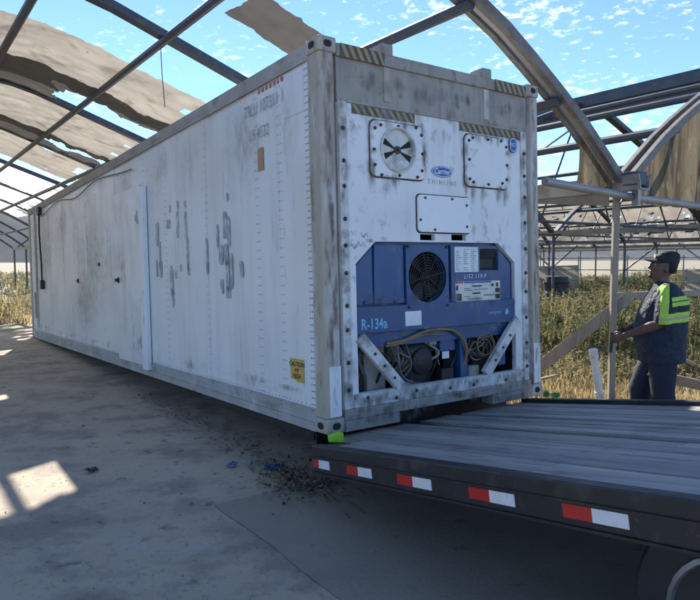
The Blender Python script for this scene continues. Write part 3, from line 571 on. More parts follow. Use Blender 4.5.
for x, z in ((.40, .955), (.70, .948), (1.30, .94), (2.07, 1.18), (2.07, .98), (.83, 1.385), (1.25, 1.385), (.83, .9), (1.25, .9)):
    mb = MB(); mb.lathe((x, .034 if .8 < x < 1.29 else .06, z), (0, -1, 0), [(0, .012), (.014, .01)], 8); up_('bolt', mb, 'bolt_metal')
# cavity and machinery
mb = MB(); mb.box(.25, 2.16, .55, .56, .15, 1.45); mb.box(.25, .26, .076, .55, .15, 1.45); mb.box(2.15, 2.16, .076, .55, .15, 1.45); mb.box(.25, 2.16, .076, .55, .15, .16); mb.box(.25, 2.16, .121, .55, 1.44, 1.45)
cp('machinery_bay', mb, 'cavity')
mb = MB(); mb.lathe((1.02, .30, .24), (0, 0, 1), [(0, .19), (.02, .20), (.30, .20), (.36, .17), (.40, .10)], 28); comp = cp('compressor', mb, 'dark_metal', smooth=True, label='round black compressor')
mb = MB(); mb.lathe((1.02, .09, .44), (0, -1, 0), [(-.03, .12), (.0, .11), (.02, .05)], 20); cp('compressor_cap', mb, 'dark_metal', comp, smooth=True)
cp('starter_box', MB().box(1.24, 1.42, .12, .3, .50, .70), 'blue_unit', bevel=.008, label='small blue box'); cp('white_tag', MB().box(1.26, 1.34, .1155, .119, .44, .50), 'paper')
cp('receiver_box', MB().box(.45, .66, .14, .34, .22, .66), 'grey_frame', bevel=.01); cp('bracket', MB().box(1.46, 1.55, .10, .2, .20, .70), 'blue_unit', bevel=.006)
mb = MB(); mb.lathe((1.86, .32, .22), (0, 0, 1), [(0, .12), (.3, .12), (.36, .08)], 20); cp('accumulator', mb, 'dark_metal', smooth=True)
def cable(pts, r, m, n=40):
    P = [Vector(p) for p in pts]; out = []
    for i in range(len(P)-1):
        p0, p1, p2, p3 = P[max(i-1, 0)], P[i], P[i+1], P[min(i+2, len(P)-1)]
        for k in range(8):
            t = k/8; out.append(.5*((2*p1)+(p2-p0)*t+(2*p0-5*p1+4*p2-p3)*t*t+(3*p1-p0-3*p2+p3)*t**3))
    out.append(P[-1]); mb = MB(); mb.tube(out, r, 6); return cp('cable', mb, m, smooth=True)
cable([(.62, .07, .62), (.80, .055, .64), (1.05, .05, .70), (1.30, .05, .69), (1.45, .06, .60), (1.52, .08, .48), (1.50, .12, .33)], .014, 'cable_tan')
cable([(.62, .08, .60), (.75, .06, .615), (1.0, .06, .665), (1.22, .06, .655)], .010, 'cable_tan'); cable([(.66, .07, .6), (.69, .07, .5), (.68, .1, .4)], .012, 'bolt_metal')
for k in range(5):
    cx, cz, rr = 1.66+.10*rnd.random(), .47+.08*rnd.random(), .08+.05*rnd.random()
    cable([(cx+rr*math.cos(j*1.05+k)*1.1, .075+.02*k+.01*rnd.random(), cz+rr*math.sin(j*1.05+k)) for j in range(8)], .007, 'cable_tan' if k % 2 == 0 else 'cable_grey')
for k in range(8):
    x = .36+k*.2; cable([(x, .2, .25), (x+.06*rnd.uniform(-1, 1), .13, .35), (x+.1, .16, .5), (x+.15*rnd.uniform(-1, 1), .2, .68)], .008+.006*rnd.random(), rnd.choice(['rubber', 'dark_metal', 'cable_grey']))
cable([(.42, .12, .62), (.37, .1, .5), (.42, .1, .38), (.45, .14, .26)], .016, 'cable_grey'); cable([(.75, .1, .5), (.78, .08, .35), (.9, .09, .28), (1.0, .1, .26)], .013, 'cable_grey')
for k in range(16):
    x = rnd.uniform(.40, 2.0); z0 = rnd.uniform(.24, .4); cable([(x, .18, z0), (x+rnd.uniform(-.12, .12), .10+.05*rnd.random(), z0+.12), (x+rnd.uniform(-.2, .2), .10+.06*rnd.random(), z0+.22), (x+rnd.uniform(-.2, .2), .2, .70)], rnd.uniform(.004, .011), rnd.choice(['rubber', 'cable_grey', 'cable_tan', 'bolt_metal', 'grey_frame']))
for x, z, w2, h2, m_ in ((.70, .55, .05, .09, 'bolt_metal'), (.52, .60, .09, .05, 'rust_metal'), (.86, .27, .05, .03, 'grey_frame'), (1.30, .30, .07, .06, 'dark_metal'), (1.62, .30, .06, .05, 'grey_frame'), (1.98, .42, .05, .10, 'blue_unit'), (1.76, .62, .08, .04, 'rust_metal'), (1.14, .62, .04, .05, 'grey_frame')):
    cp('valve_block', MB().box(x-w2, x+w2, .09, .17, z-h2, z+h2), m_, bevel=.008)
for k in range(14): cp('coil_fin', MB().box(1.60+k*.035, 1.606+k*.035, .30, .46, .24, .70), 'rivet_metal')
# diagonal braces
for a, b in (((.325, .695), (.745, .245)), ((2.12, .735), (1.69, .275))):
    d = Vector((b[0]-a[0], b[1]-a[1])).normalized(); n_ = Vector((-d.y, d.x))*.045; A, B_ = Vector(a), Vector(b)
    br = cp('diagonal_brace', MB().prism([tuple(A+n_), tuple(B_+n_), tuple(B_-n_), tuple(A-n_)], .0, .05), 'white_worn', bevel=.005)
    for t in (.3, .52, .75):
        p = A.lerp(B_, t); mb = MB(); mb.lathe((p.x, .001, p.y), (0, -1, 0), [(0, .014), (.008, .012)], 8); cp('bolt', mb, 'bolt_metal', br)
# sill with fork pocket, closed behind by an added dark plate
cp('front_sill', MB().box(.162, 2.276, .0, .14, .085, .164), 'grey_frame', bevel=.006); cp('sill_foot', MB().box(.162, .69, .004, .14, .0, .083), 'grey_frame', bevel=.006); cp('sill_foot', MB().box(1.76, 2.276, .004, .14, .0, .083), 'grey_frame', bevel=.006)
cp('light_block_plate', MB().box(.12, W-.12, .34, .36, -.30, .083), 'dark_metal'); cp('light_block_plate', MB().box(.105, .118, .36, 2.6, -.12, .06), 'dark_metal')  # dark plates added below the floor to block light under the container

# ------------------------------------------------------------------ grime and rust stains lying on the container's paint
def stain_mat(name, c, soft):
    m = bpy.data.materials.new(name); m.use_nodes = True; n = m.node_tree.nodes; l = m.node_tree.links; b = n['Principled BSDF']; b.inputs['Base Color'].default_value = (*c, 1); b.inputs['Roughness'].default_value = .85
    uv = n.new('ShaderNodeTexCoord'); v = n.new('ShaderNodeVectorMath'); v.operation = 'DISTANCE'; v.inputs[1].default_value = (.5, .5, 0); l.new(uv.outputs['UV'], v.inputs[0])
    r = n.new('ShaderNodeMapRange'); r.interpolation_type = 'SMOOTHSTEP'; l.new(v.outputs['Value'], r.inputs[0]); r.inputs[1].default_value = .5; r.inputs[2].default_value = .05
    mp = n.new('ShaderNodeMapping'); mp.inputs['Scale'].default_value = (1, 1, .35); l.new(uv.outputs['Object'], mp.inputs[0])
    nz = n.new('ShaderNodeTexNoise'); nz.inputs['Scale'].default_value = 22; nz.inputs['Detail'].default_value = 4; l.new(mp.outputs[0], nz.inputs[0])
    k = n.new('ShaderNodeMapRange'); l.new(nz.outputs[0], k.inputs[0]); k.inputs[1].default_value = .36; k.inputs[2].default_value = .66
    a = n.new('ShaderNodeMath'); a.operation = 'MULTIPLY'; l.new(r.outputs[0], a.inputs[0]); l.new(k.outputs[0], a.inputs[1])
    a2 = n.new('ShaderNodeMath'); a2.operation = 'MULTIPLY'; a2.use_clamp = True; l.new(a.outputs[0], a2.inputs[0]); a2.inputs[1].default_value = soft
    tr_ = n.new('ShaderNodeBsdfTransparent'); ms = n.new('ShaderNodeMixShader'); l.new(a2.outputs[0], ms.inputs[0]); l.new(tr_.outputs[0], ms.inputs[1]); l.new(b.outputs[0], ms.inputs[2]); l.new(ms.outputs[0], n['Material Output'].inputs[0]); MATS[name] = m
stain_mat('stain_grime', (.15, .14, .125), .50); stain_mat('stain_rust', (.21, .135, .085), .5); stain_mat('stain_brown', (.46, .38, .28), .30); stain_mat('stain_grey', (.40, .40, .385), .34); stain_mat('wall_grime', (.24, .23, .21), .26); stain_mat('wall_rust', (.26, .18, .12), .34); stain_mat('wall_brown', (.54, .47, .37), .16); stain_mat('wall_grey', (.50, .50, .485), .20)
def stains(name, lst, mats):
    me = bpy.data.meshes.new(name); vs, fs, mi = [], [], []
    for q, (corners, k) in enumerate(lst):
        o = len(vs); vs += corners; fs.append((o, o+1, o+2, o+3)); mi.append(k)
    me.from_pydata(vs, [], fs); uvl = me.uv_layers.new(name='uv')
    for i in range(len(fs)):
        for j, c in enumerate(((0, 0), (1, 0), (1, 1), (0, 1))): uvl.data[4*i+j].uv = c
    for pz, k in zip(me.polygons, mi): pz.material_index = k
    return link(name, me, mats, cont, kind='stuff')
SM = ['stain_grime', 'stain_rust', 'stain_brown', 'stain_grey']; rs_ = random.Random(21); eps = [0.]
def fq(x, z, w, h, y, k):
    eps[0] += .000004; y -= eps[0]; return ([(x-w, y, z-h), (x+w, y, z-h), (x+w, y, z+h), (x-w, y, z+h)], k)
def sq_(y, z, w, h, x, k):
    eps[0] += .000003; x -= eps[0]; y = min(max(y, .18+w), LN-.18-w); h = min(h, 1.2)
    if x > .005: z = min(max(z, .19+h), 2.74-h)
    return ([(x, y+w, z-h), (x, y-w, z-h), (x, y-w, z+h), (x, y+w, z+h)], k)
FL = []
for x in (.208, 2.232):
    for z in np.arange(.3, 2.42, .13): FL.append(fq(x+rs_.uniform(-.02, .02), z+rs_.uniform(-.05, .05), rs_.uniform(.04, .09), rs_.uniform(.05, .12), .0130, rs_.choice((0, 0, 1, 3))))
for x0, x1, z0, z1 in ((.465, 1.005, 1.92, 2.345), (1.475, 2.01, 1.91, 2.35)):
    for k in range(26):
        t = rs_.random(); e = rs_.randint(0, 3); x, z = ((x0, z0+t*(z1-z0)), (x1, z0+t*(z1-z0)), (x0+t*(x1-x0), z0), (x0+t*(x1-x0), z1))[e]
        FL.append(fq(x, z-.01, rs_.uniform(.03, .07), rs_.uniform(.03, .09), .0030, rs_.choice((0, 0, 0, 1)))); FL.append(fq(x, z-.05, rs_.uniform(.03, .05), rs_.uniform(.06, .16), .0222, rs_.choice((0, 3, 1))))
for x in np.arange(.28, 2.2, .07): FL.append(fq(x, .205+rs_.uniform(-.04, .04), rs_.uniform(.05, .12), rs_.uniform(.03, .08), .0065, rs_.choice((0, 0, 1, 3))))
for k in range(18): FL.append(fq(rs_.uniform(.25, 2.2), 2.40+rs_.uniform(-.1, .06), rs_.uniform(.03, .1), rs_.uniform(.05, .18), .0185, rs_.choice((0, 3, 1))))
for k in range(30): FL.append(fq(rs_.uniform(.2, 2.25), rs_.uniform(2.56, 2.66), rs_.uniform(.03, .14), rs_.uniform(.04, .10), .0095, rs_.choice((0, 0, 3, 1, 3))))
for k in range(40): FL.append(fq(rs_.uniform(.2, 2.25), rs_.uniform(.02, .15), rs_.uniform(.05, .16), rs_.uniform(.03, .06), -.0010, rs_.choice((0, 0, 1, 3))))
for x in (.075, W-.075):
    for k in range(34): FL.append(fq(x+rs_.uniform(-.03, .03), rs_.uniform(.15, 2.75), rs_.uniform(.012, .035), rs_.uniform(.05, .3), -.0036, rs_.choice((1, 1, 0, 3))))
for k in range(40): FL.append(fq(rs_.uniform(.35, 2.05), rs_.choice((.93, .72, 1.40, .94))+rs_.uniform(-.05, .05), rs_.uniform(.03, .12), rs_.uniform(.02, .06), .0268, rs_.choice((0, 0, 3))))
stains('front_stains', FL, SM)
SL = []
for k in range(34):  # large brownish weathering towards the far end
    SL.append(sq_(rs_.uniform(5.4, 11.8), rs_.uniform(.4, 2.4), rs_.uniform(.25, .9), rs_.uniform(.35, .95), .0088, rs_.choice((2, 2, 2, 3))))
for k in range(80): SL.append(sq_(rs_.uniform(.3, 11.9), 2.72-rs_.random()*.25, rs_.uniform(.04, .18), rs_.uniform(.10, .5), .0084, rs_.choice((3, 3, 2, 2))))
for k in range(70): SL.append(sq_(rs_.uniform(.3, 11.9), .19+rs_.random()*.12, rs_.uniform(.06, .3), rs_.uniform(.03, .10), .0080, rs_.choice((3, 3, 2, 2, 1))))
for k in range(60): SL.append(sq_(rs_.uniform(.3, 11.9), rs_.uniform(.3, 2.6), rs_.uniform(.01, .05), rs_.uniform(.05, .45), .0076, rs_.choice((3, 3, 3, 0, 2))))
for k in range(70): SL.append(sq_(rs_.uniform(.3, 11.9), rs_.choice((.06, .11, 2.8))+rs_.uniform(-.02, .02), rs_.uniform(.08, .4), rs_.uniform(.02, .04), -.0128, rs_.choice((0, 1, 3, 2))))
for k in range(26): SL.append(sq_(rs_.uniform(4.15, 5.15), rs_.uniform(.2, 2.3), rs_.uniform(.05, .3), rs_.uniform(.1, .5), -.0245, rs_.choice((3, 2, 3))))

for k in range(10): SL.append(sq_(3.98+rs_.uniform(-.06, .06), rs_.uniform(.1, 2.2), .03, rs_.uniform(.05, .2), -.0565, 0))
stains('side_stains', SL, ['wall_grime', 'wall_rust', 'wall_brown', 'wall_grey'])

# ------------------------------------------------------------------ tilted trailer
tr = thing('flatbed_trailer', 'tilted black flatbed trailer with grey plank deck in front of the container', 'trailer', (-.16589, 4.59427, .4000))
d_ = Vector((.544145, -.822407, .165988)).normalized(); w_ = Vector((.833976, .5518, 0)).normalized(); n_ = d_.cross(w_)
tr.rotation_euler = Matrix((d_, w_, n_)).transposed().to_euler()
def tp(name, mb, m, parent=None, **k): return build(name, mb, m, parent or tr, **k)
X0, X1 = -.12, 6.2
edges = [-.165, -.03, .11, .25, .39, .53, .67, .81, None, .955, 1.07, 1.185, 1.30, None, 1.42, 1.54, 1.66, 1.79, 1.92, 2.04, 2.16]
pieces = []
for a, b in zip(edges, edges[1:]):
    if a is not None and b is not None: pieces.append((a, b))
pieces += [(.81, .875), (1.30, 1.355)]
for i, (a, b) in enumerate(pieces):
    if (a, b) in ((.81, .875), (1.30, 1.355)): tp('steel_strip', MB().box(X0, X1, a+.01, b+.055, -.04, -.022), 'trailer_black'); continue
    x0 = X0 if a > 0 else .30
    js = sorted([x0, 2.0+((i*1.37) % 1.6), X1])
    for p, q in zip(js, js[1:]):
        z = rnd.uniform(-.005, .004); tp('plank', MB().box(p+.003, q-.003, a+.004, b-.004, -.040+z, z), ['deck_a', 'deck_b', 'deck_c'][(i*5+int(p)) % 3], bevel=.004)
tp('deck_plate', MB().box(X0, X1, -.16, 2.15, -.062, -.044), 'trailer_black')
sr = tp('side_rail', MB().box(.20, X1, -.25, -.165, -.165, .012), 'trailer_black', bevel=.008, label='black steel side rail with reflective tape')
tp('rail_flange', MB().box(.20, X1, -.262, -.248, -.068, -.058), 'trailer_black'); tp('rail_flange', MB().box(.20, X1, -.262, -.245, -.172, -.160), 'trailer_black')
tp('side_rail', MB().box(-.1, X1, 2.155, 2.235, -.22, .035), 'trailer_black', bevel=.008)
tp('tail_beam', MB().box(.20, .34, -.165, 0, -.20, -.002), 'trailer_black', bevel=.01); tp('tail_plate', MB().prism([(-.12, -.20), (.2, -.22), (.2, -.064), (-.12, -.064)], .02, 2.15), 'trailer_black')
for a, m_, b in ((.21, .285, .42), (.63, .755, .90), (1.15, 1.285, 1.44), (1.72, 1.855, 2.01), (2.27, 2.41, 2.57), (2.85, 2.99, 3.15), (3.5, 3.64, 3.8), (4.2, 4.34, 4.5)):
    tp('red_tape', MB().box(a, m_, -.2535, -.2505, -.132, -.076), 'tape_red'); tp('white_tape', MB().box(m_+.001, b, -.2535, -.2505, -.132, -.076), 'tape_white')
for y in (.35, 1.6): tp('main_beam', MB().box(.4, X1, y, y+.12, -.33, -.064), 'trailer_black')
for x in np.arange(.7, X1, .5): tp('cross_member', MB().box(x, x+.06, -.16, 2.15, -.17, -.064), 'trailer_black')
# wheels hang below the tilted deck and stand on the ground
def wheel(along, y):
    c = Vector((along, y, 0)); wx = tr.rotation_euler.to_matrix() @ c+Vector(tr.location); down = (wx.z-.42)  # height above hub
    nl = tr.rotation_euler.to_matrix().transposed() @ Vector((0, 0, -down)); c = c+nl
    mb = MB(); mb.lathe(c, (0, 1, 0), [(-.12, .27), (-.125, .33), (-.115, .39), (-.08, .415), (.08, .415), (.115, .39), (.125, .33), (.12, .27)], 40); ty = tp('wheel', mb, 'rubber', smooth=True)
    mb = MB(); mb.lathe(c+Vector((0, -.128, 0)), (0, -1, 0), [(-.10, .27), (.0, .268), (.004, .25), (-.05, .22), (-.06, .12), (.0, .11), (.01, .06)], 30); tp('rim', mb, 'rim_metal', ty, smooth=True)
    for k in range(8):
        a = k*math.pi/4; mb = MB(); q = c+Vector((.17*math.cos(a), -.075, .17*math.sin(a))); mb.lathe(q, (0, -1, 0), [(0, .016), (.03, .014)], 6); tp('wheel_nut', mb, 'bolt_metal', ty)
    return c
for al in (2.95, 3.85):
    a = wheel(al, -.02); b = wheel(al, 2.02); mb = MB(); mb.tube([a, b], .06, 10); tp('axle', mb, 'trailer_black')
    for y in (.41, 1.66): tp('spring_hanger', MB().box(al-.06, al+.06, y-.05, y+.05, a.z-.05, -.3), 'trailer_black')

# ------------------------------------------------------------------ loose things
o = tag(build('plastic_wedge', MB().prism([(-.05, 0), (.055, -.005), (.053, .058), (.02, .064), (-.053, .04)], 0, .05), 'neon_green', bevel=.004), 'bright neon green plastic wedge at the near container corner', 'wedge'); o.location = (-.10, 4.40, .437); o.rotation_euler = (0, 0, R(10))
mb = MB(); P = [Vector((1.78+.012*k, 5.78-.01*k+.03*math.sin(k), .455+.05*abs(math.sin(k*1.3)))) for k in range(9)]
for k in range(8): mb.obox(P[k], P[k+1], .05, .008)
tag(build('ratchet_strap', mb, 'green_strap'), 'crumpled green strap by the far container corner', 'strap')
def board(label, p0, p1, w, h, m='wood_board', name='wooden_board', cat='board', up=(0, 0, 1), group=None):
    p0, p1 = Vector(p0), Vector(p1); mb = MB(); c = (p0+p1)/2
    n = 7; pr = None; pts = [p0.lerp(p1, k/n)+Vector((0, 0, .012*math.sin(3*k/n))) for k in range(n+1)]
    mb.tube([p-c for p in pts], .03, 4, sq=(w, h)); o = build(name, mb, m, bevel=.004); o.location = c; return tag(o, label, cat, group)
board('long grey plank leaning up against the gutter post', (2.05, 7.62, .24), (3.06, 7.02, 1.285), .05, .13, 'wood_post', 'wooden_plank', 'plank')
board('thin grey rail running from the post to behind the man', G(6.6, 4.05, 1.30), G(8.9, 3.2, 1.30), .05, .07, 'wood_post', 'wooden_rail', 'rail')
mb = MB(); A = Vector((2.66, 6.98, .70)); B_ = Vector((2.80, 7.05, .0)); mb.tube([A-A, B_-A], .042, 14); pv = build('plastic_pipe', mb, 'pvc', smooth=True); pv.location = A; tag(pv, 'short white plastic pipe leaning in the weeds left of the man', 'pipe')
for t in (.04, .42, .72):
    mb = MB(); q = (B_-A)*t; dd = (B_-A).normalized(); mb.tube([q-dd*.05, q+dd*.05], .050, 14); build('pipe_collar', mb, 'pvc', pv, smooth=True)
board('pale board lying low in the weeds right of the man', (3.35, 7.1, .42), (4.35, 6.5, .22), .03, .11)
board('pale timber end sticking up at the right edge', (3.75, 6.9, .10), (4.5, 6.75, .18), .10, .10)
board('thin pale stick in the dry grass beside the container', (1.95, 7.8, .13), (2.72, 8.3, .20), .035, .03)
board('thin pale lath slanting behind the man', (3.30, 7.8, .78), (3.95, 7.3, .50), .03, .035)
board('pale plank lying across the dry grass at the right edge', (3.3, 6.6, .12), (4.6, 7.3, .10), .14, .03)
# far side wall of netting with rails, dark drum
rnd2 = random.Random(5)
fw = thing('netting_fence', 'low netting fence with pale rails far behind the man', 'fence', G(24, 6))
for k in range(14):
    s = 6+k*2.5; mb = MB(); mb.tube([G(27-24, s-6, 0), G(27-24, s-6, 1.9)], .03, 6); build('post', mb, 'gutter_metal', fw)
for z in (.75, 1.25, 1.8):
    mb = MB(); mb.tube([G(3, 0, z), G(3, 34, z)], .022, 6); build('rail', mb, 'gutter_metal', fw)
for k in range(13):
    if k not in (2, 5, 6): continue
    mb = MB(); mb.add([G(3.03, k*2.5+.05, .1), G(3.03, k*2.5+2.45, .1), G(3.03, k*2.5+2.45, 1.0+.5*rnd2.random()), G(3.03, k*2.5+.05, 1.0+.5*rnd2.random())], [(0, 1, 2, 3)]); build('net_panel', mb, 'tarp_tan' if k % 3 else 'netting', fw)
for u, s, lb_ in ((18.6, 13.6, 'dark plastic drum in the weeds just right of the container'),):
    mb = MB(); mb.lathe((0, 0, 0), (0, 0, 1), [(0, .36), (.03, .40), (.45, .41), (.5, .43), (.55, .41), (.9, .41), (.95, .43), (1.0, .41), (1.15, .38), (1.17, .3)], 24); o = build('plastic_drum', mb, 'black_plastic', smooth=True); o.location = G(u, s, 0); tag(o, lb_, 'drum')

# ------------------------------------------------------------------ person
man = thing('person', 'man in navy work shirt with lime bands and black cap reaching forward', 'person', (2.93, 6.02, 0.0))
man.rotation_euler = (0, 0, math.atan2(.22, -.975))
def ell(mb, secs, n=20, cap=True):
    """loft of elliptic sections (centre, half size along a, half size along b, a, b)"""
    o = len(mb.v)
    for c, ra, rb, a, b in secs:
        c, a, b = Vector(c), Vector(a), Vector(b)
        for k in range(n):
            t = 2*math.pi*k/n; mb.v.append(tuple(c+a*ra*math.cos(t)+b*rb*math.sin(t)))
    for i in range(len(secs)-1):
        for k in range(n):
            q, r = o+i*n+k, o+i*n+(k+1) % n; mb.f.append((q, r, r+n, q+n)); mb.mi.append(0)
    mb.f.append(tuple(o+k for k in reversed(range(n)))); mb.f.append(tuple(o+(len(secs)-1)*n+k for k in range(n))); mb.mi += [0, 0]
def zsecs(lst): return [((x, y, z), rx, ry, (1, 0, 0), (0, 1, 0)) for z, x, y, rx, ry in lst]
def limb(mb, pts, rs, n=14): mb.tube(pts, rs, n); [mb_sphere(mb, p, r) for p, r in zip(pts, rs)]
def mb_sphere(mb, c, r, n=12, m=8, sc=(1, 1, 1)):
    c = Vector(c); o = len(mb.v)
    for j in range(1, m):
        for k in range(n):
            a, t = math.pi*j/m, 2*math.pi*k/n; mb.v.append((c.x+r*sc[0]*math.sin(a)*math.cos(t), c.y+r*sc[1]*math.sin(a)*math.sin(t), c.z+r*sc[2]*math.cos(a)))
    mb.v.append((c.x, c.y, c.z+r*sc[2])); mb.v.append((c.x, c.y, c.z-r*sc[2])); T = len(mb.v)-2
    for j in range(m-2):
        for k in range(n):
            a, b = o+j*n+k, o+j*n+(k+1) % n; mb.f.append((a, a+n, b+n, b)); mb.mi.append(0)
    for k in range(n):
        mb.f.append((T, o+k, o+(k+1) % n)); mb.f.append((T+1, o+(m-2)*n+(k+1) % n, o+(m-2)*n+k)); mb.mi += [0, 0]
def organic(name, mb, m, voxel, smooth, parent):
    o = build(name, mb, m, parent); r = o.modifiers.new('join', 'REMESH'); r.mode = 'VOXEL'; r.voxel_size = voxel; r.use_smooth_shade = True
    s = o.modifiers.new('soft', 'SMOOTH'); s.factor = .5; s.iterations = smooth; return o
TILT = R(-13)
def hp(x, z): # head pivot tilt (looking slightly up)
    px_, pz = .02, 1.50; dx, dz = x-px_, z-pz; c, s = math.cos(TILT), math.sin(TILT); return px_+dx*c+dz*s, pz-dx*s+dz*c
mb = MB()
hs = []
for z, x, rx, ry in ((1.40, -.015, .075, .075), (1.47, .0, .068, .066), (1.515, .02, .075, .064), (1.54, .035, .088, .066), (1.575, .035, .096, .072), (1.615, .03, .101, .077), (1.655, .024, .104, .079), (1.70, .016, .103, .078), (1.735, .010, .090, .069), (1.755, .008, .06, .05)):
    X, Z = hp(x, z) if z > 1.5 else (x, z); hs.append(((X, 0, Z), rx, ry, (1, 0, 0), (0, 1, 0)))
ell(mb, hs, 24)
def hsp(x, y, z, r, sc=(1, 1, 1)): X, Z = hp(x, z); mb_sphere(mb, (X, y, Z), r, sc=sc)
hsp(.138, 0, 1.603, .020, (1, .85, .8)); hsp(.131, 0, 1.625, .015, (1, .8, 1.5)); hsp(.125, 0, 1.648, .012, (1, .9, 1.3)); hsp(.130, .014, 1.600, .011); hsp(.130, -.014, 1.600, .011)   # nose
hsp(.120, 0, 1.572, .016, (1, 1.7, .55)); hsp(.117, 0, 1.556, .016, (1, 1.6, .6)); hsp(.112, 0, 1.530, .021, (1, 1.2, .9))  # lips, chin
hsp(.095, .035, 1.658, .020, (1, 1.5, .6)); hsp(.095, -.035, 1.658, .020, (1, 1.5, .6)); hsp(.085, .05, 1.61, .022, (1, 1, .8)); hsp(.085, -.05, 1.61, .022, (1, 1, .8))
for sy in (1, -1): hsp(.012, sy*.080, 1.618, .028, (.75, .38, 1.15)); hsp(.004, sy*.078, 1.600, .016, (.8, .6, 1))
# torso inside the clothes, arms, legs
ell(mb, zsecs([(.84, 0, 0, .11, .14), (1.0, .01, 0, .12, .15), (1.2, .0, 0, .115, .145), (1.36, -.012, 0, .08, .13), (1.42, -.012, 0, .06, .07)]), 18)
FW = {1: -.04, -1: .15}   # the far foot stands forward
SH = {1: Vector((-.015, .205, 1.405)), -1: Vector((-.015, -.205, 1.405))}
EL = {1: Vector((.05, .262, 1.13)), -1: Vector((.02, -.255, 1.13))}
WR = {1: Vector((.355, .20, 1.0)), -1: Vector((.30, -.08, 1.02))}
for sy in (1, -1): limb(mb, [SH[sy], SH[sy].lerp(EL[sy], .5), EL[sy], EL[sy].lerp(WR[sy], .3), EL[sy].lerp(WR[sy], .7), WR[sy]], [.050, .050, .047, .047, .037, .029], 14)
for sy in (1, -1): limb(mb, [(0, sy*.10, .88), (FW[sy]*.75+.02, sy*.11, .5), (FW[sy]-.01, sy*.115, .10)], [.08, .055, .042], 12)
# hands: palm, four curled fingers, thumb
def hand(sy):
    w = WR[sy]; f = (WR[sy]-EL[sy]).normalized(); side = Vector((0, 0, 1)); side = (side-f*side.dot(f)).normalized(); pal = f.cross(side)*1.0
    if pal.y*sy > 0: pal = -pal           # palm looks towards the body's middle
    ell(mb, [(w+f*t, a, b, side, pal) for t, a, b in ((-.01, .027, .022), (.02, .034, .019), (.055, .042, .018), (.085, .041, .016))], 14)
    for i, (off, ln) in enumerate(((.031, .9), (.011, 1.0), (-.010, .95), (-.030, .78))):
        b0 = w+f*.080+side*off; p1 = b0+f*.034*ln+pal*.008; p2 = p1+(f*.35+pal*.9).normalized()*.027*ln; p3 = p2+(-f*.55+pal*.75).normalized()*.022*ln
        mb.tube([b0-f*.02, b0, p1, p2, p3], [.010, .0105, .0098, .009, .0078], 10); [mb_sphere(mb, q, r_, 8, 6) for q, r_ in ((b0, .0105), (p1, .0098), (p2, .009), (p3, .0078))]
    t0 = w+f*.028+side*.030; t1 = t0+(f*.5+side*.55+pal*.45).normalized()*.036; t2 = t1+(f*.75+pal*.6-side*.1).normalized()*.030
    mb.tube([t0-side*.012, t0, t1, t2], [.014, .0135, .0118, .009], 10); [mb_sphere(mb, q, r_, 8, 6) for q, r_ in ((t0, .0135), (t1, .0118), (t2, .009))]
for sy in (1, -1): hand(sy)
body = organic('body', mb, 'skin', .0055, 3, man)
# a small remote-like grip held in the near hand
gw = WR[1]+(WR[1]-EL[1]).normalized()*.115
mb = MB(); mb.tube([gw+Vector((0, -.02, .07)), gw+Vector((.01, -.02, -.12))], .016, 10); hnd = build('hand_control', mb, 'black_plastic', smooth=True); hnd.parent = None
hnd.matrix_world = Matrix.Translation(man.location) @ man.rotation_euler.to_matrix().to_4x4(); tag(hnd, "small black control grip in the man's hand", 'hand control')
# eyes
for sy in (1, -1):
    X, Z = hp(.103, 1.641); m_ = MB(); mb_sphere(m_, (X, sy*.034, Z), .0125); e = build('eye', m_, 'eye_white', man, smooth='all'); m_ = MB(); mb_sphere(m_, (X+.0095, sy*.035, Z), .0062); build('iris', m_, 'eye_dark', e, smooth='all')
    m_ = MB(); X2, Z2 = hp(.112, 1.665); m_.tube([(X2-.006, sy*.016, Z2-.004), (X2, sy*.034, Z2+.004), (X2-.018, sy*.056, Z2-.002)], .005, 6); build('eyebrow', m_, 'hair_black', man)
# hair and short beard
mb = MB(); ell(mb, [((hp(.0+x, z)[0], 0, hp(.0+x, z)[1]), rx, ry, (1, 0, 0), (0, 1, 0)) for z, x, rx, ry in ((1.585, -.055, .03, .05), (1.61, -.040, .055, .072), (1.645, -.030, .068, .0805), (1.70, -.008, .09, .081))], 20); organic('hair', mb, 'hair_black', .007, 2, man)
mb = MB()
for sy in (1, -1):
    for x, y, z, r in ((.098, .026, 1.530, .015), (.112, .014, 1.522, .016), (.118, .006, 1.536, .012), (.120, .022, 1.560, .009), (.115, .026, 1.545, .011)):
        X, Z = hp(x, z); mb_sphere(mb, (X, sy*y, Z), r, 8, 6)
for y in (-.02, -.007, .007, .02): X, Z = hp(.126, 1.583); mb_sphere(mb, (X, y, Z), .007, 8, 6)
organic('beard', mb, 'hair_black', .006, 2, man)
# cap with brim
mb = MB(); ell(mb, [((hp(x, z)[0], 0, hp(x, z)[1]), rx, ry, (1, 0, .08), (0, 1, 0)) for z, x, rx, ry in ((1.672, .012, .112, .089), (1.70, .012, .113, .090), (1.735, .010, .108, .086), (1.765, .006, .092, .074), (1.785, .004, .062, .052), (1.793, .004, .02, .02))], 24)
cap = organic('cap', mb, 'cap_black', .006, 2, man)
mb = MB(); bv = []; nb = 14
for j in range(nb+1):
    a = R(-62+124*j/nb)
    for t, dz in ((0, 0), (1, 0)):
        for lay in (0, -.006):
            x = .012+.108*math.cos(a)+t*.085*math.cos(a*.8)*max(.0, math.cos(a*1.25)); y = .088*math.sin(a)*(1-.06*t); z = 1.683-.016*t-.012*abs(math.sin(a))+lay+.004
            X, Z = hp(x, z); bv.append((X, y, Z))
fs = []
for j in range(nb):
    a, b = 4*j, 4*j+4; fs += [(a, a+2, b+2, b), (a+1, b+1, b+3, a+3), (a+2, a+3, b+3, b+2), (a, b, b+1, a+1)]
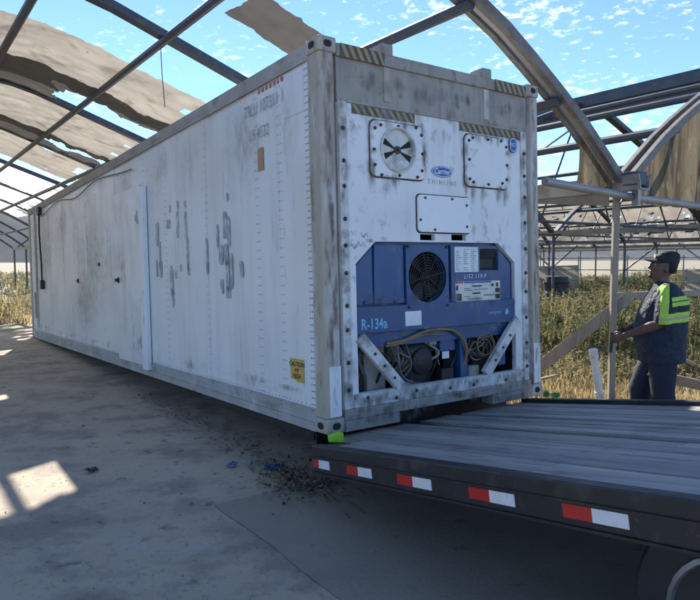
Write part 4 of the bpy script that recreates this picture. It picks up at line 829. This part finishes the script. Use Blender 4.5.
fs += [(0, 1, 3, 2), (4*nb, 4*nb+2, 4*nb+3, 4*nb+1)]
mb.add(bv, fs); build('cap_brim', mb, 'cap_black', cap)
mb = MB()
for j in range(6):
    a = R(-20+40*j/5); X, Z = hp(.012+.116*math.cos(a), 1.715); mb.v += [(X, .092*math.sin(a), Z-.015), (X-.004, .092*math.sin(a), Z+.018)]
for j in range(5): mb.f.append((2*j, 2*j+2, 2*j+3, 2*j+1)); mb.mi.append(0)
build('cap_patch', mb, 'cap_print', cap)
# shirt material with its printed reflective bands
def shirt_mat():
    m = bpy.data.materials.new('hivis_shirt'); m.use_nodes = True; n = m.node_tree.nodes; l = m.node_tree.links; b = n['Principled BSDF']; b.inputs['Roughness'].default_value = .8
    tcn = n.new('ShaderNodeTexCoord'); sp = n.new('ShaderNodeSeparateXYZ'); l.new(tcn.outputs['Object'], sp.inputs[0])
    def op(o, a, c=None):
        k = n.new('ShaderNodeMath'); k.operation = o
        for i, v in enumerate((a, c)):
            if v is None: continue
            if isinstance(v, (int, float)): k.inputs[i].default_value = v
            else: l.new(v, k.inputs[i])
        return k.outputs[0]
    def rng_(o, a, c): return op('MULTIPLY', op('GREATER_THAN', o, a), op('LESS_THAN', o, c))
    x, y, z = sp.outputs
    zb = op('ADD', z, op('MULTIPLY', x, .06))
    back = op('LESS_THAN', x, -.015)
    low = rng_(zb, 1.12, 1.215); lowm = rng_(zb, 1.154, 1.181); lowx = op('LESS_THAN', x, .095)
    up1 = op('MULTIPLY', rng_(zb, 1.275, 1.312), back); up2 = op('MULTIPLY', rng_(zb, 1.322, 1.359), back)
    xs = op('SUBTRACT', x, op('MULTIPLY', op('SUBTRACT', z, 1.3), -.10))
    vert = op('MULTIPLY', op('MULTIPLY', rng_(xs, .012, .080), op('GREATER_THAN', y, .10)), rng_(z, 1.18, 1.47))
    lime = op('MAXIMUM', op('MULTIPLY', low, lowx), op('MAXIMUM', op('MAXIMUM', up1, up2), vert)); sil = op('MULTIPLY', lowm, lowx)
    nz = n.new('ShaderNodeTexNoise'); nz.inputs['Scale'].default_value = 7; l.new(tcn.outputs['Object'], nz.inputs[0])
    def mx(f, A, B):
        q = n.new('ShaderNodeMix'); q.data_type = 'RGBA'; l.new(f, q.inputs[0])
        for k, v in ((6, A), (7, B)):
            if isinstance(v, tuple): q.inputs[k].default_value = (*v, 1)
            else: l.new(v, q.inputs[k])
        return q.outputs[2]
    c = mx(nz.outputs[0], (.014, .026, .052), (.009, .017, .036)); c = mx(lime, c, (.42, .66, .08)); c = mx(sil, c, (.42, .40, .30)); l.new(c, b.inputs['Base Color'])
    n2 = n.new('ShaderNodeTexNoise'); n2.inputs['Scale'].default_value = 11; n2.inputs['Detail'].default_value = 4; l.new(tcn.outputs['Object'], n2.inputs[0]); bp = n.new('ShaderNodeBump'); bp.inputs['Strength'].default_value = 1.0; bp.inputs['Distance'].default_value = .07
    l.new(n2.outputs[0], bp.inputs['Height']); l.new(bp.outputs[0], b.inputs['Normal']); MATS['hivis_shirt'] = m
shirt_mat()
mb = MB(); ell(mb, zsecs([(.74, -.01, 0, .205, .225), (.84, .0, 0, .218, .23), (.96, .012, 0, .232, .235), (1.08, .008, 0, .234, .232), (1.20, -.012, 0, .224, .232), (1.30, -.03, 0, .205, .23), (1.38, -.032, 0, .155, .215), (1.435, -.03, 0, .12, .16), (1.475, -.018, 0, .095, .105)]), 28)
for sy in (1, -1): limb(mb, [SH[sy]+Vector((0, -sy*.03, .0)), SH[sy].lerp(EL[sy], .45), SH[sy].lerp(EL[sy], .86)], [.092, .090, .086], 16)
for k in range(30):   # folds of the loose cloth
    a = rnd.uniform(0, 2*math.pi); z = rnd.uniform(.8, 1.25); mb_sphere(mb, (.19*math.cos(a), .200*math.sin(a), z), rnd.uniform(.016, .024), sc=(1, 1, rnd.uniform(1.2, 2.6)))
organic('shirt', mb, 'hivis_shirt', .0105, 4, man)
mb = MB()
ell(mb, [((-.012, 0, 1.452), .088, .092, (1, 0, .15), (0, 1, 0)), ((-.008, 0, 1.475), .084, .084, (1, 0, .15), (0, 1, 0)), ((-.004, 0, 1.495), .080, .078, (1, 0, .15), (0, 1, 0))], 20); organic('collar', mb, 'navy_cotton', .008, 1, man)
mb = MB(); ell(mb, zsecs([(.74, 0, 0, .155, .19), (.84, 0, 0, .17, .2), (.92, .01, 0, .165, .195)]), 20)
for sy in (1, -1): limb(mb, [(0, sy*.095, .80), (FW[sy]*.45+.02, sy*.11, .62), (FW[sy]*.8+.03, sy*.115, .46), (FW[sy]*.9, sy*.12, .26), (FW[sy]-.015, sy*.12, .07)], [.128, .118, .104, .096, .09], 16)
for k in range(16): mb_sphere(mb, (.02+.09*math.cos(k*2.4), (1 if k % 2 else -1)*.11+.07*math.sin(k*2.4), .1+.04*k), .028, sc=(1, 1, .6))
organic('trousers', mb, 'navy_cotton', .011, 4, man)
for sy in (1, -1):
    mb = MB(); ell(mb, [((x+FW[sy], sy*.12, z), a, b, (0, 1, 0), (0, 0, 1)) for x, z, a, b in ((-.10, .055, .038, .05), (-.03, .065, .046, .065), (.06, .05, .05, .05), (.14, .038, .046, .036), (.18, .03, .03, .024))], 16); mb_sphere(mb, (-.03+FW[sy], sy*.12, .11), .05); organic('boot', mb, 'boot', .008, 2, man)

# ------------------------------------------------------------------ plants
def in_poly(x, y, poly):
    c = np.zeros(len(x), bool); n = len(poly)
    for i in range(n):
        (x1, y1), (x2, y2) = poly[i], poly[(i+1) % n]
        c ^= ((y1 > y) != (y2 > y)) & (x < (x2-x1)*(y-y1)/(y2-y1+1e-12)+x1)
    return c
slp = [tuple(p) for p in sl]
def wedge(n, pa, pb, d0, d1, pw=1.0):
    px_ = rng.uniform(pa, pb, n); t = rng.uniform(0, 1, n)**pw; d = d0*(d1/d0)**t; return (px_-350)/641.8*d, d
def clumps(x, y, n, spread):
    k = rng.integers(0, len(x), n); d = np.hypot(x[k], y[k]); return x[k]+rng.normal(0, 1, n)*spread*(.6+.03*d), y[k]+rng.normal(0, 1, n)*spread*(.6+.03*d)
def plants(name, label, x, y, hmin, hmax, mats, leafy, stems, cat):
    keep = ~in_poly(x, y, slp); x, y = x[keep], y[keep]; n = len(x); VV = []; FF = []; MI = []; cnt = 0
    patch = np.array([mnoise.noise(Vector((a*.35, b*.35, 1.5))) for a, b in zip(x, y)])
    for st in range(stems):
        h = rng.uniform(hmin, hmax, n)*np.maximum(.35, 1+1.1*patch); az = rng.uniform(0, 2*math.pi, n); lean = rng.uniform(.05, .45, n)*h; bx = x+rng.normal(0, .07, n); by = y+rng.normal(0, .07, n)
        w = rng.uniform(.004, .009, n)*(1+.05*np.hypot(x, y)); ca, sa = np.cos(az), np.sin(az)
        # stem/blade: a bent strip of two quads
        lv = []
        for t, ww in ((0, 1.), (.55, .8), (1., .15)):
            cx, cy, cz = bx+ca*lean*t**1.8, by+sa*lean*t**1.8, h*t-.02
            lv += [np.stack([cx-sa*w*ww, cy+ca*w*ww, cz], 1), np.stack([cx+sa*w*ww, cy-ca*w*ww, cz], 1)]
        VV.append(np.stack(lv, 1).reshape(-1, 3)); b = cnt+np.arange(n)*6; cnt += n*6
        FF.append(np.stack([np.stack([b, b+1, b+3, b+2], 1), np.stack([b+2, b+3, b+5, b+4], 1)], 1).reshape(-1, 4))
        mi = rng.integers(0, len(mats), n); mi = np.where(patch > .22, np.minimum(mi, 1), mi); MI.append(np.repeat(mi, 2))
        for lf in range(leafy):
            t = rng.uniform(.25, 1, n); cx, cy, cz = bx+ca*lean*t**1.8, by+sa*lean*t**1.8, h*t; a2 = rng.uniform(0, 2*math.pi, n); ln = rng.uniform(.02, .055, n)*(1+.04*np.hypot(x, y)); wd = ln*rng.uniform(.2, .42, n); dz = rng.uniform(-.5, .7, n)*ln
            c2, s2 = np.cos(a2), np.sin(a2)
            VV.append(np.stack([np.stack([cx, cy, cz], 1), np.stack([cx+c2*ln*.5-s2*wd, cy+s2*ln*.5+c2*wd, cz+dz*.6], 1), np.stack([cx+c2*ln, cy+s2*ln, cz+dz], 1), np.stack([cx+c2*ln*.5+s2*wd, cy+s2*ln*.5-c2*wd, cz+dz*.6], 1)], 1).reshape(-1, 3))
            b = cnt+np.arange(n)*4; cnt += n*4; FF.append(np.stack([b, b+1, b+2, b+3], 1)); MI.append(mi)
    V_ = np.concatenate(VV); F_ = np.concatenate(FF); M_ = np.concatenate(MI)
    me = bpy.data.meshes.new(name); me.vertices.add(len(V_)); me.vertices.foreach_set('co', V_.ravel().astype(np.float32)); me.loops.add(F_.size); me.loops.foreach_set('vertex_index', F_.ravel().astype(np.int32))
    me.polygons.add(len(F_)); me.polygons.foreach_set('loop_start', np.arange(0, F_.size, 4, dtype=np.int32)); me.polygons.foreach_set('material_index', M_.astype(np.int32)); me.update(calc_edges=True); me.validate()
    o = link(name, me, mats); o['kind'] = 'stuff'; o['label'] = label; o['category'] = cat; return o
x, y = wedge(15000, 440, 900, 8.4, 60, .8); x2, y2 = clumps(*wedge(130, 440, 900, 9.5, 60, .8), 7000, .45)
plants('weeds', 'tall leafy olive and tan weeds growing inside the greenhouse at right', x, y, .12, .40, ['olive', 'weed_green', 'seed_tan', 'olive', 'weed_green', 'straw'], 9, 2, 'weeds')
plants('shrubs', 'uneven clumps of taller green-brown shrubs among the weeds at right', x2, y2, .32, .78, ['weed_green', 'olive', 'weed_green', 'seed_tan'], 14, 2, 'shrubs')
x, y = wedge(9000, 480, 860, 6.9, 13, 1)
plants('dry_grass', 'dry straw-coloured grass at the foot of the weeds at right', x, y, .05, .24, ['straw', 'straw', 'seed_tan'], 0, 4, 'grass')
x, y = wedge(4500, -260, 70, 19, 90, .9)
plants('weeds', 'scrubby weeds beyond the far left end of the container', x, y, .18, .5, ['olive', 'weed_green', 'seed_tan', 'straw'], 7, 2, 'weeds')
x, y = wedge(2500, -260, 70, 17.5, 26, 1)
plants('dry_grass', 'dry grass fringe at the far left edge of the slab', x, y, .05, .22, ['straw', 'seed_tan'], 0, 4, 'grass')
# ------------------------------------------------------------------ litter on the slab
cR = cont.rotation_euler.to_matrix()
def cl(x, y, z=0): p = cR @ Vector((x, y, 0))+Vector(cont.location); return Vector((p.x, p.y, z))
lm = MB()
for k in range(1500):
    t = rnd.random()**1.6; y = .1+t*4.2; x = -.02+rnd.gauss(0, .13)*(1.3-t*.6)+.05
    if k < 620: x, y = rnd.gauss(-.10, .15), rnd.gauss(.32, .22)
    p = cl(x, y, .008+rnd.random()*.05*(1 if k < 500 else .3)); s = rnd.uniform(.008, .024); a = rnd.uniform(0, 6.28); e1 = Vector((math.cos(a), math.sin(a), rnd.uniform(-.4, .4)))*s; e2 = Vector((-math.sin(a), math.cos(a), rnd.uniform(-.6, .6)))*s*.5
    lm.add([p-e1, p+e2, p+e1, p-e2], [(0, 1, 2, 3)], rnd.choice((0, 0, 1, 0, 2)))
for k in range(45):
    p = cl(rnd.gauss(-.06, .14), rnd.gauss(.5, .4), .01); a = rnd.uniform(0, 6.28); d = Vector((math.cos(a), math.sin(a), rnd.uniform(0, .8)))*rnd.uniform(.05, .14); lm.tube([p, p+d*.5+Vector((0, 0, .01)), p+d], .0025, 4, 1)
o = build('leaf_litter', lm, ['brown_leaf', 'cavity', 'seed_tan'], kind='stuff'); o['label'] = 'dark leaf and twig litter along the container foot'; o['category'] = 'litter'
pb = MB()
for k in range(1500):
    u, s = rnd.uniform(-3.5, 2.6), rnd.uniform(.5, 11); p = G(u, s, .002); r_ = rnd.uniform(.002, .007) if k % 40 else rnd.uniform(.012, .022)
    vs = [p+Vector((r_*math.cos(j*1.05)*rnd.uniform(.7, 1.2), r_*math.sin(j*1.05)*rnd.uniform(.7, 1.2), 0)) for j in range(6)]+[p+Vector((rnd.uniform(-.3, .3)*r_, rnd.uniform(-.3, .3)*r_, r_*.7))]
    pb.add(vs, [(j, (j+1) % 6, 6) for j in range(6)], k % 3)
o = build('pebbles', pb, ['soil', 'dark_concrete', 'brown_leaf'], kind='stuff'); o['label'] = 'small pebbles and crumbs scattered on the slab'; o['category'] = 'pebbles'
def scrap(label, x, y, s, m, seed):
    mb = MB(); n = 7
    for i in range(n+1):
        for j in range(n+1):
            a, b = (i/n-.5), (j/n-.5); mb.v.append((a*s, b*s*.7, s*(.22+.25*mnoise.noise(Vector((a*4+seed, b*4, seed))))))
    for i in range(n):
        for j in range(n): q = i*(n+1)+j; mb.f.append((q, q+n+1, q+n+2, q+1)); mb.mi.append(0)
    o = build('plastic_scrap', mb, m, smooth='all'); sd = o.modifiers.new('thick', 'SOLIDIFY'); sd.thickness = .002; o.location = cl(x, y, .0); o.rotation_euler = (0, 0, seed); return tag(o, label, 'scrap', 'plastic scraps by the container')
scrap('crumpled blue plastic scrap farthest left along the container foot', -.30, .98, .10, 'blue_plastic', 1.2)
scrap('larger crumpled blue plastic scrap close under the container side', -.06, .72, .15, 'blue_plastic', 2.9)
scrap('black crumpled bag scrap on the slab at left', -1.28, 1.52, .10, 'black_plastic', 4.4)
